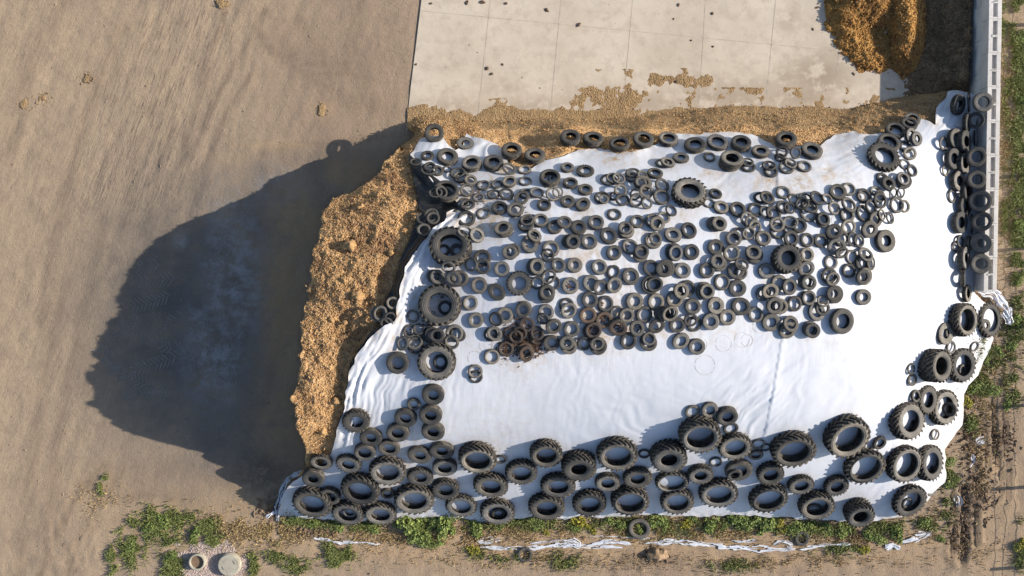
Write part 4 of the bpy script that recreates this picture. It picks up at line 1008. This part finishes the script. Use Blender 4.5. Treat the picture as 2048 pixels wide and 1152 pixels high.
# lumps of silage and clods on the slab, single things
def lump(name, px, py, h, r, mat, label, cat, group, flat=.6, stretch=1.0, seed=0, sub=2):
    bm = bmesh.new(); bmesh.ops.create_icosphere(bm, subdivisions=sub, radius=1)
    for v in bm.verts:
        c = v.co.normalized()
        f = 1 + .45 * float(perlin(c.x * 1.4 + seed * 3.1, c.y * 1.4 + c.z * 1.2, seed)) + .30 * float(perlin(c.x * 3.5 + seed, c.z * 3.5 + c.y * 2, seed + 5)) + .16 * float(perlin(c.x * 8 + seed, c.y * 8 + c.z * 5, seed + 9))
        v.co = Vector((c.x * f * r * stretch, c.y * f * r, c.z * f * r * flat))
    o = link(name, bm_mesh(name, bm, mat, sub > 2)); p = W(px, py, h); o.location = p + Vector((0, 0, r * flat * .45)); o.rotation_euler.z = seed * 1.7
    return tag(o, label, cat, group)
clumps = [(722,416,.36,'dark hollowed clump near the upper end of the bare silage'),(700,492,.50,'largest dark clump, midway along the bare silage surface'),(752,512,.20,'pale yellow stone-like clump right of the largest dark clump'),(716,520,.28,'shadowed clump just below the largest dark clump'),(690,560,.34,'reddish crumbly clump on the lower middle of the bare silage'),(714,592,.46,'tall tan clump casting a shadow near the black film edge'),
          (757,392,.26,'clump beside the narrow upper neck of the bare silage'),(782,506,.24,'clump at the right rim of the bare silage'),(662,640,.24,'small clump on the lower half of the bare silage'),(640,720,.28,'clump near the lower left rim of the bare silage'),(672,800,.34,'broken clump below the last wide part of bare silage'),(645,860,.40,'large broken clump at the bottom of the cut face'),(690,645,.2,'small round clump close to the black film')]
for i, (u, v, r, lb) in enumerate(clumps):
    lump('silage_clump', u, v, float(height(u, v)) - float(cut_step(u, v)) - .10, r * .5, M_CRUST if i != 2 else M_SPILL, lb, 'silage clump', 'clumps on the bare silage', .8, 1.15, i + 1, 3)
cl = [(862,7,.13,1),(934,5,.15,1.5),(965,4,.17,1.7),(1012,7,.14,1.4),(1093,20,.16,1.8),(1157,50,.16,1.7),(974,137,.17,1.3),(983,148,.14,1.3),(1005,129,.1,1.2),(939,90,.06,1),(955,105,.05,1),(1352,164,.15,1.1),(1357,10,.12,1.3),(1425,27,.13,1.2),(1426,93,.1,1.1),(1382,81,.09,1.2),(1267,218,.08,1),(832,129,.1,1.3),(1634,15,.11,1.6),(1626,59,.10,1.6),(1707,148,.10,1.8),(1347,38,.08,1.5),(1044,155,.05,1),(1080,176,.06,1)]
cl.sort(key=lambda c: c[0])
for i, (u, v, r, st) in enumerate(cl):
    lump('dirt_clod', u, v, .03, r * .48, M_CLOD, f'dark clod lying on the pale concrete slab, {ORD1[i] if i < 20 else {20:"twenty-first",21:"twenty-second",22:"twenty-third",23:"twenty-fourth"}[i]} from the left', 'clod', 'clods on the slab', .55, st, i + 30, 2)
lump('field_stone', 1314, 1108, 0, .31, M_ROCK, 'rough brown boulder on the bare ground below the heap', 'boulder', None, .7, 1.5, 63, 3)
for i, (u, v, r, lb) in enumerate(((48,208,.22,'larger amber feed lump on the dirt at far left'),(86,196,.15,'smaller amber feed lump on the dirt at far left'),(173,158,.17,'amber feed lump alone on the upper left dirt'),(446,8,.26,'amber feed lump at the top edge of the yard'),(644,218,.26,'pale tan feed lump on the dirt left of the slab'))):
    lump('feed_lump', u, v, 0, r * .7, M_SPILL if i == 4 else M_SPILL, lb, 'feed lump', 'feed lumps on the yard', .25, 1.6, i + 80, 2)
    P = np.array([tuple(W(random.gauss(u, 7), random.gauss(v, 8), .01)) for _ in range(70)])
    tag(link('feed_crumb', crumbs('feed_crumb', P, .01, .05, M_SPILL)), 'crumbs round the feed lumps on the yard', 'feed crumbs', kind='stuff')

# ------------------------------------------------------------------ block wall
wall = tag(empty('block_wall', W(1990, 560, 0)), 'pale concrete block wall along the right side of the heap, three courses high', 'block wall')
M_LOOP = M_STEEL
def wall_x(yw): return 22.13 + (yw - .4) * (.24 / 13.5)     # left face of the wall
BL, BW_, BH = 1.6, .61, .72
def block_mesh(top):
    bm = bmesh.new(); g = .006
    y0, y1 = g, BL - g
    if not top: box(bm, 0, BW_, y0, y1, .004, BH - .002)
    else:
        zt = BH - .17; box(bm, 0, BW_, y0, y1, .004, zt)
        box(bm, 0, .20, y0, y1, zt + .0005, BH); box(bm, .41, BW_, y0, y1, zt + .0005, BH)
        for a, b in ((y0, .09), (.74, .86), (1.51, y1)):
            vs = []
            box(bm, .2005, .4095, a, b, zt + .0005, BH - .003)
    bmesh.ops.bevel(bm, geom=[e for e in bm.edges if e.calc_length() > .3], offset=.012, segments=1, affect='EDGES')
    return bm_mesh('wall_block', bm, M_BLOCK)
MB0, MB1 = block_mesh(False), block_mesh(True)
bm = bmesh.new()
for s in range(8):
    pass
def loop_mesh():
    bm = bmesh.new(); pts = [Vector((0, -.09, -.03)), Vector((0, -.05, .10)), Vector((0, .05, .10)), Vector((0, .09, -.03))]
    for a, b in zip(pts[:-1], pts[1:]):
        d = (b - a).normalized(); n1 = d.cross(Vector((1, 0, 0))).normalized() * .014; n2 = Vector((.014, 0, 0))
        r = [[bm.verts.new(p + n1 * c + n2 * s) for c, s in ((1, 0), (0, 1), (-1, 0), (0, -1))] for p in (a, b)]
        for i in range(4): bm.faces.new((r[0][i], r[0][(i + 1) % 4], r[1][(i + 1) % 4], r[1][i]))
    return bm_mesh('lifting_loop', bm, M_LOOP)
ML = loop_mesh()
Yend = float(W(1960, 583, 2.16).y)
for c in range(3):
    y = Yend - (.8 if c == 1 else 0); i = 0
    while y < 18:
        jit = random.uniform(-.012, .012)
        o = link('wall_block', MB1 if c == 2 else MB0, wall)
        x = wall_x(y + .8) + jit
        o.location = Vector((x, y, c * BH)) - wall.location
        o.rotation_euler.z = -math.atan(.24 / 13.5)
        if c == 1 and i == 0: o.scale.y = .5; o.location.y += .8; 
        if c == 2:
            for yy in (.8,):
                l = link('lifting_loop', ML, o); l.location = (.305, yy, BH - .02); l.rotation_euler.z = random.random() * 3
        y += BL; i += 1

# ------------------------------------------------------------------ fence just beyond the right edge (its shadow crosses the verge)
fence = tag(empty('wire_fence', W(2106, 570, 0)), 'wire and post fence whose shadow crosses the verge at the right', 'fence')
fx = fence.location.x
bmw = bmesh.new()
ys = [float(W(0, v).y) for v in (-110,45,202,346,491,648,806,970,1130,1290)]
for y in ys:
    bm = bmesh.new(); box(bm, -.08, .08, -.08, .08, -.3, 1.5)
    bmesh.ops.bevel(bm, geom=bm.edges[:], offset=.012, segments=1, affect='EDGES')
    o = link('fence_post', bm_mesh('fence_post', bm, M_WOOD), fence); o.location = Vector((fx + random.uniform(-.05, .05), y, 0)) - fence.location; o.rotation_euler = (random.uniform(-.03, .03), random.uniform(-.03, .03), 0)
for z in (1.42, 1.2, .94, .6):
    bm = bmesh.new()
    for a, b in zip(ys[:-1], ys[1:]):
        n = 6; pr = None
        for i in range(n + 1):
            t = i / n; p = Vector((fx - .06, a + (b - a) * t, z - .05 * 4 * t * (1 - t) * random.uniform(.4, 1.6)))
            r = [bm.verts.new(p + Vector((dx * .012, 0, dz * .012))) for dx, dz in ((1, 0), (0, 1), (-1, 0), (0, -1))]
            if pr:
                for k_ in range(4): bm.faces.new((pr[k_], pr[(k_ + 1) % 4], r[(k_ + 1) % 4], r[k_]))
            pr = r
    o = link('fence_wire', bm_mesh('fence_wire', bm, M_STEEL), fence); o.location = -fence.location

# ------------------------------------------------------------------ manhole risers on a gravel patch
def gravel_h(px, py, x, y):
    d = np.hypot((px - 425) / 82, (py - 1128) / 48)
    return .045 * (1 - smooth(.75, 1.0, d + .28 * perlin(x * 1.6, y * 1.6, 3))) - .03 + .012 * perlin(x * 9, y * 9, 4)
o, V, hh = layer('gravel_patch', [(335,1070),(520,1070),(520,1190),(335,1190)], 3.0, gravel_h, M_GRAVEL, 'pinkish gravel patch round the two manhole risers', 'gravel', 'stuff')
ok = np.where(hh > .0)[0]; ok = RNG.choice(ok, 7000)
tag(link('gravel_stone', crumbs('gravel_stone', V[ok] + RNG.normal(0, .03, (len(ok), 3)) * [1, 1, .1], .02, .045, M_GRAVEL, 1)), 'loose pinkish stones over the gravel patch', 'gravel', kind='stuff')
def lathe_obj(name, prof, parent, mat, seg=40, sm=False):
    V, Fq = lathe(prof, seg); return link(name, mesh(name, V, Fq, mat, sm), parent)
r1 = tag(empty('manhole_riser', W(398, 1121, 0)), 'brown open manhole riser with a sunken cover on the gravel', 'manhole')
lathe_obj('riser_ring', [(.40, 0), (.40, .32), (.38, .345), (.33, .345), (.315, .33), (.315, .02)], r1, M_LID)
lathe_obj('sunken_cover', [(.314, .20), (.29, .22), (.06, .225), (.0, .225)], r1, M_PIPE)
r2 = tag(empty('manhole_riser', W(461, 1127, 0)), 'wide grey concrete manhole with a flat round lid on the gravel', 'manhole')
lathe_obj('riser_ring', [(.56, 0), (.56, .22), (.54, .24), (.50, .24), (.49, .02)], r2, M_LID)
lathe_obj('lid', [(.49, .242), (.515, .26), (.515, .315), (.50, .33), (.0, .335)], r2, M_LID, 40, False)
for a in (.5, 3.6):
    bm = bmesh.new(); box(bm, -.09, .09, -.015, .015, 0, .012)
    o = link('lid_grip', bm_mesh('lid_grip', bm, M_STEEL), r2); o.location = (.3 * math.cos(a), .3 * math.sin(a), .338); o.rotation_euler.z = a + 1.57

# ------------------------------------------------------------------ torn film lying about
def torn(pts, wd, label, seed, z0=.03, mat=None):
    """a crumpled ribbon of film; pts in photo pixels, wd in metres"""
    P = [W(*p) for p in pts]; L = [0]
    for a, b in zip(P[:-1], P[1:]): L.append(L[-1] + (b - a).length)
    n = max(6, int(L[-1] / .09)); m = max(4, int(wd / .045)); V = []; Fq = []
    for i in range(n + 1):
        s = L[-1] * i / n; k_ = max(j for j in range(len(L) - 1) if L[j] <= s + 1e-6); t = (s - L[k_]) / (L[k_ + 1] - L[k_])
        p = P[k_].lerp(P[k_ + 1], t); d = (P[k_ + 1] - P[k_]).normalized(); nr = Vector((-d.y, d.x, 0))
        ww = wd * (.55 + .9 * abs(float(perlin(s * .9, seed, seed))) + .25 * float(perlin(s * 4, seed, seed + 3))) * min(1, .35 + 6 * min(i, n - i) / n)
        off = .16 * wd * float(perlin(s * 1.3, seed + .5, seed + 7))
        for j in range(m + 1):
            e = j / m - .5
            zz = z0 + .10 * abs(float(perlin(s * 1.1 + seed, e * 5 + .3 * math.sin(s * 3), seed))) + .05 * abs(float(perlin(s * 5, e * 9, seed + 2)))
            q_ = p + nr * (e * ww + off) + d * .05 * float(perlin(s * 3, e * 6, seed + 9))
            V.append((q_.x, q_.y, zz))
    for i in range(n):
        for j in range(m):
            if perlin(i * .09 * .8, j * .55 + .2 * math.sin(i * .2), seed + 20) + .5 * perlin(i * .35, j * 1.1, seed + 21) < -.16: continue
            a = i * (m + 1) + j; Fq.append((a, a + m + 1, a + m + 2, a + 1))
    o = link('torn_film', mesh('torn_film', V, Fq, mat or M_SHEET)); return tag(o, label, 'torn film', 'scraps of torn white film')
TF = [([(628,1077),(690,1083),(760,1086)],.22,'thin strip of torn white film on the ground at the lower left of the heap'),
 ([(955,1083),(985,1078),(1002,1081)],.5,'broad crumpled scrap at the left end of the torn film line'),
 ([(960,1094),(1050,1096),(1150,1090),(1245,1094)],.34,'long torn strip of white film left of the lone ground tyre'),
 ([(1060,1086),(1120,1080),(1160,1083)],.2,'narrow pale strip lying just above the long torn strip'),
 ([(1110,1088),(1150,1084),(1158,1096)],.55,'knotted bunch of torn film midway along the left strip'),
 ([(1170,1092),(1215,1082),(1262,1088)],.3,'torn strip touching the ground tyre from its left side'),
 ([(1180,1072),(1240,1073),(1300,1076)],.14,'thin strip of torn film above the lone ground tyre'),
 ([(1290,1086),(1345,1082),(1400,1086),(1450,1094),(1520,1097),(1590,1098)],.42,'longest crumpled strip of torn film, right of the lone ground tyre'),
 ([(1462,1081),(1490,1083),(1512,1080)],.24,'short torn strip above the middle of the longest strip'),
 ([(1545,1092),(1560,1085),(1585,1094)],.6,'peaked bunch of torn film on the longest strip'),
 ([(1595,1098),(1640,1090),(1700,1088)],.26,'torn strip that runs right past the half-buried tyre'),
 ([(1770,1096),(1785,1090),(1800,1096)],.55,'crumpled white scrap near the lower right of the heap'),
 ([(1800,1085),(1835,1078),(1862,1062)],.42,'slanting torn scrap below the last tractor tyre at right'),
 ([(1828,1068),(1850,1065)],.3,'small torn scrap above the slanting one at right'),
 ([(1952,885),(1962,878),(1970,882)],.34,'small white scrap high on the muddy verge'),
 ([(1944,908),(1946,922),(1938,935)],.26,'narrow upright white scrap on the muddy verge'),
 ([(1912,988),(1916,1002),(1912,1012)],.34,'pale scrap at the edge of the dark mud'),
 ([(605,942),(575,962),(562,985),(556,1020),(558,1042)],.42,'long rolled tail of white film at the lower left corner of the heap'),
 ([(558,1024),(545,1026),(533,1036)],.26,'curled end of film beyond the lower left corner'),
 ([(1950,585),(1985,588),(2004,615),(2014,635)],.7,'loose flap of white film at the end of the block wall'),
 ([(2004,620),(2014,640),(2016,648)],.6,'crumpled end of film on the dirt past the wall end')]
for i, (p, w_, lb) in enumerate(TF): torn(p, w_ * (.72 if 0 < i < 14 else 1), lb, i + 1, .03 if i < 19 else .25)
M_MARK = m_plain("ring_of_dirt", (.52, .49, .45), .9, .2, .2, 5, .002)
for cx, cy, r in ((950,716,14),(972,690,13),(1447,687,16),(1484,680,15),(1494,681,12),(1410,730,20),(1250,578,13),(1400,690,14),(1520,652,14),(1675,440,12)):
    V = []; Fq = []; n = 40
    for i in range(n):
        a = 6.2832 * i / n
        for rr in (r - .35 - .3 * abs(float(perlin(i * .4, cx, 2))), r + .3):
            u, v = cx + rr * math.cos(a), cy + rr * math.sin(a); V.append(W(u, v, float(height(u, v)) + .034 + .012 * float(perlin(0, 0, 3))))
    for i in range(n):
        if perlin(i * .35, cy, 5) < -.28: continue
        j = (i + 1) % n; Fq.append((2 * i, 2 * i + 1, 2 * j + 1, 2 * j))
    link('dirt_ring', mesh('dirt_ring', V, Fq, M_MARK), film)
# ------------------------------------------------------------------ grass and weeds
def blades(name, pts, hmin, hmax, mat, label, cat, wid=.02):
    n = len(pts); hh = hmin + (hmax - hmin) * RNG.random(n); a = RNG.random(n) * 6.283; lean = RNG.normal(0, .55, (n, 2))
    wv = np.stack([np.cos(a), np.sin(a), np.zeros(n)], 1) * (wid * (.6 + RNG.random(n)))[:, None]
    mid = pts + np.stack([lean[:, 0] * hh * .35, lean[:, 1] * hh * .35, hh * .62], 1)
    tip = pts + np.stack([lean[:, 0] * hh, lean[:, 1] * hh, hh * .9], 1)
    V = np.stack([pts - wv, pts + wv, mid + wv * .8, mid - wv * .8, tip], 1).reshape(-1, 3)
    b = (np.arange(n) * 5)[:, None]
    f1 = b + np.array([[0, 1, 2]]); f2 = b + np.array([[0, 2, 3]]); f3 = b + np.array([[3, 2, 4]])
    me = mesh_np(name, V, np.concatenate([f1, f2, f3]), mat, False)
    return tag(link(name, me), label, cat, kind='stuff')
def scatter(items):
    out = []
    for cx, cy, rx, ry, n in items:
        k_ = 0; s = random.random() * 50
        n = int(n * 1.7)
        for _ in range(n * 4):
            if k_ >= n: break
            u, v = random.gauss(cx, rx * .5), random.gauss(cy, ry * .5)
            x, y = wpos(u, v)
            if perlin(x * 1.1 + s, y * 1.1, 3) + .6 * perlin(x * 3, y * 3, 4) < -.12: continue
            z = float(ground_z(float(x), float(y))) - .05 if v < 1046 and u < 1980 else 0.0
            out.append((float(x), float(y), z)); k_ += 1
    return np.array(out)
green = [(225,1120,10,24,500),(268,1085,26,44,1600),(330,1050,40,30,1500),(345,1120,22,40,1300),(395,1050,40,22,1100),(410,1075,30,16,600),(505,1130,12,26,500),(210,972,9,18,250),(310,1030,14,20,300),
 (560,1110,30,24,300),(595,1130,30,20,350),(675,1108,30,26,1500),(610,1040,40,10,500),(700,1050,40,10,400),(1130,1120,30,20,350),(1000,1110,60,14,300),(1350,1060,160,16,400),(1600,1060,120,14,500),(1040,1050,100,12,600),
 (1460,1130,60,14,350),(1680,1100,50,14,350),(2038,90,20,150,2600),(2040,260,18,130,2200),(2038,330,16,120,1300),(2038,470,18,150,2400),(2032,660,22,70,800),(1985,700,26,28,900),(1960,770,26,30,700),(1945,850,14,22,350),(1905,930,12,40,500),(2030,760,22,50,500),
 (2005,40,10,60,250),(2012,200,10,80,300),(2008,420,9,90,300),(2040,1090,12,40,700),(1840,1050,60,14,300),(1480,1045,140,14,700),(1250,1045,120,12,500),(1050,1042,60,10,300),(900,1045,60,14,600),(1740,1055,50,14,700),(1650,1058,80,12,700),(1080,1045,80,12,500),(800,1052,80,12,500),(660,1046,90,10,600),(1890,1010,16,40,200)]
blades('green_grass', scatter(green), .06, .24, M_GRASS, 'green grass growing in patches round the edges of the yard', 'grass', .016)
dry = [(480,1060,90,40,1200),(560,1060,60,40,900),(200,1000,60,40,200),(700,1070,150,18,600),(1000,1070,150,16,600),(1350,1060,250,26,3200),(850,1080,200,24,1200),(1970,760,50,160,1200),(1000,1055,150,14,700),(1700,1075,150,18,600),(1100,1120,300,22,900),(1600,1125,250,18,700),(1960,900,40,120,700),(2000,720,40,100,700),(2015,300,20,260,1400),(1930,1100,80,40,300),(1870,1040,40,40,300)]
blades('dry_grass', scatter(dry), .04, .16, M_STRAW, 'straw-coloured dry grass on the bare verges', 'dry grass', .014)

def weed_mesh(seed, n, spread, hgt, leaf, mat):
    r = random.Random(seed); V = []; Fq = []
    subs = [(0, 0, spread * .55)] + [(spread * r.uniform(.25, .85) * math.cos(q), spread * r.uniform(.25, .85) * math.sin(q), spread * r.uniform(.18, .45)) for q in [r.random() * 6.283 for _ in range(7)]]
    for i in range(n):
        cx_, cy_, cr_ = subs[int(r.random() ** 1.3 * len(subs))]
        a = r.random() * 6.283; d = cr_ * math.sqrt(r.random()); z = hgt * (cr_ / spread + .25) * (1 - (d / cr_) ** 2 * .75) * (.25 + .75 * r.random())
        c = Vector((cx_ + d * math.cos(a), cy_ + d * math.sin(a), z + .01)); L = leaf * r.uniform(.55, 1.3); wd = L * r.uniform(.28, .45)
        yaw = a + r.gauss(0, .9); pit = r.uniform(-.5, .7)
        f = Vector((math.cos(yaw) * math.cos(pit), math.sin(yaw) * math.cos(pit), math.sin(pit))); s = Vector((-math.sin(yaw), math.cos(yaw), r.gauss(0, .35))).normalized()
        b = len(V); V += [c - f * L * .5, c + s * wd - f * L * .05 + Vector((0, 0, .1 * L)), c + f * L * .55 - Vector((0, 0, .12 * L)), c - s * wd - f * L * .05 + Vector((0, 0, .1 * L))]
        Fq.append((b, b + 1, b + 2, b + 3))
    return mesh('foliage', V, Fq, mat, False)
def stem_mesh(seed, n, spread, hgt):
    r = random.Random(seed); bm = bmesh.new()
    for i in range(n):
        a = r.random() * 6.283; d = spread * .7 * r.random(); t = Vector((d * math.cos(a), d * math.sin(a), hgt * r.uniform(.5, .85))); p0 = Vector((d * .1 * math.cos(a), d * .1 * math.sin(a), -.05))
        ra = [bm.verts.new(p0 + Vector((math.cos(q) * .012, math.sin(q) * .012, 0))) for q in (0, 2.1, 4.2)]; rb = [bm.verts.new(t + Vector((math.cos(q) * .006, math.sin(q) * .006, 0))) for q in (0, 2.1, 4.2)]
        for k_ in range(3): bm.faces.new((ra[k_], ra[(k_ + 1) % 3], rb[(k_ + 1) % 3], rb[k_]))
    return bm_mesh('stem', bm, M_STEM)
M_STEM = m_plain('weed_stem', (.10, .12, .04), .8, .2, .3, 8, .003)
WV = [(weed_mesh(1, 420, .5, .55, .12, M_LEAF), stem_mesh(1, 16, .5, .55)), (weed_mesh(2, 330, .5, .45, .10, M_LEAF), stem_mesh(2, 14, .5, .45)), (weed_mesh(3, 300, .5, .5, .11, M_LEAFY), stem_mesh(3, 14, .5, .5)), (weed_mesh(4, 700, .5, .5, .065, M_LEAF), stem_mesh(4, 18, .5, .5))]
# px, py, radius px, variant (2 = yellowing, 3 = fine-leaved)
WD = [(842,1068,34,3),(820,1048,24,0),(870,1040,22,0),(890,1052,20,0),(905,1030,14,1),(860,1085,22,3),(800,1040,16,1),(955,1055,17,1),(945,1098,13,2),(1000,1050,12,1),(1080,1047,18,1),(1065,1038,10,0),(1090,1062,10,2),
 (1160,1045,15,2),(1150,1058,10,1),(1185,1062,9,2),(1215,1038,17,1),(1240,1050,11,0),(1310,1040,20,1),(1330,1050,13,0),(1370,1048,15,2),(1385,1040,12,1),(1420,1048,14,0),(1470,1028,20,1),(1490,1045,18,0),(1450,1050,13,1),
 (1530,1048,18,0),(1560,1040,16,2),(1590,1052,18,1),(1570,1058,12,2),(1620,1050,14,0),(1655,1060,15,1),(1685,1062,12,0),(1735,1072,17,1),(1760,1080,13,1),(1790,1068,17,1),(1725,1098,13,2),(1850,1045,13,1),(1880,1075,9,1),
 (590,1035,14,1),(625,1045,12,1),(680,1048,15,1),(745,1052,13,1),(1995,705,16,1),(1970,720,13,0),(1985,780,14,1),(1945,775,15,1),(1930,800,12,2),(1940,850,12,1),(2030,640,14,0),(1913,960,11,1),(1898,967,8,0),(1900,925,12,1),
 (2040,1090,16,2),(1279,1060,9,0),(1897,970,7,0),(330,1040,16,1),(300,1052,14,1),(395,1065,14,1),(340,1110,14,1),(265,1092,15,1),(430,1078,11,1),(2020,690,12,1),(2036,450,14,0),(2040,200,14,0),(2042,80,12,0),(2040,560,14,1),(2012,810,10,1)]
WD.sort(key=lambda w: w[0])
secs = [(0,480,'round the gravel patch at the lower left'),(480,780,'below the left end of the bottom tyres'),(780,960,'in the big clump below the tyres'),(960,1300,'under the left half of the bottom tyres'),(1300,1620,'under the middle of the bottom tyres'),(1620,1890,'below the right end of the bottom tyres'),(1890,2100,'on the verge right of the heap')]
LOOK = ['broad-leaved green weed', 'green leafy weed', 'yellowing weed', 'fine-leaved bushy weed']
cnt = {}
for u, v, r, k_ in WD:
    sec = next(s for s in secs if s[0] <= u < s[1]); key = (sec[2], k_); cnt[key] = cnt.get(key, 0) + 1; i = cnt[key]
    p = W(u, v, 0); z = float(ground_z(p.x, p.y)) - .05 if v < 1046 and u < 1980 else 0.0
    p = W(u, v, max(z, 0)); sc = r * (H - z) / F / .5
    e = empty('weed_plant', p); sc *= random.uniform(.85, 1.45); e.scale = (sc * random.uniform(.8, 1.2), sc * random.uniform(.8, 1.2), sc * random.uniform(.8, 1.2)); e.rotation_euler.z = random.random() * 6.283
    tag(e, f'{ORD1[i - 1]} {LOOK[k_]} from the left {sec[2]}', 'weed', 'weeds round the heap')
    link('foliage', WV[k_][0], e); link('stem', WV[k_][1], e)

# ------------------------------------------------------------------ sky, sun, camera
w = bpy.data.worlds.new('World'); scene.world = w; w.use_nodes = True
nt = w.node_tree; bg = nt.nodes['Background']
sky = nt.nodes.new('ShaderNodeTexSky'); sky.sky_type = 'NISHITA'; sky.sun_disc = False
sky.sun_elevation = SUN_EL; sky.sun_rotation = math.pi / 2 - SUN_AZ
nt.links.new(sky.outputs[0], bg.inputs[0]); bg.inputs[1].default_value = .115
sd = bpy.data.lights.new('sun', 'SUN'); sd.energy = 5.0; sd.angle = math.radians(.5); sd.color = (1.0, .90, .77)
so = bpy.data.objects.new('sun', sd); COL.objects.link(so)
dirv = Vector((math.cos(SUN_EL) * math.cos(SUN_AZ), math.cos(SUN_EL) * math.sin(SUN_AZ), math.sin(SUN_EL)))
so.rotation_euler = dirv.to_track_quat('Z', 'Y').to_euler(); so.location = (40, 0, 40)
cd = bpy.data.cameras.new('camera'); cd.sensor_width = 36.0; cd.lens = 36.0 * F / 2048.0; cd.clip_end = 3000
co = bpy.data.objects.new('camera', cd); COL.objects.link(co); co.location = (0, 0, H); co.rotation_euler = (0, 0, 0)
scene.camera = co
vs = scene.view_settings; vs.view_transform = 'Standard'; vs.look = 'None'; vs.gamma = 1; vs.exposure = .42
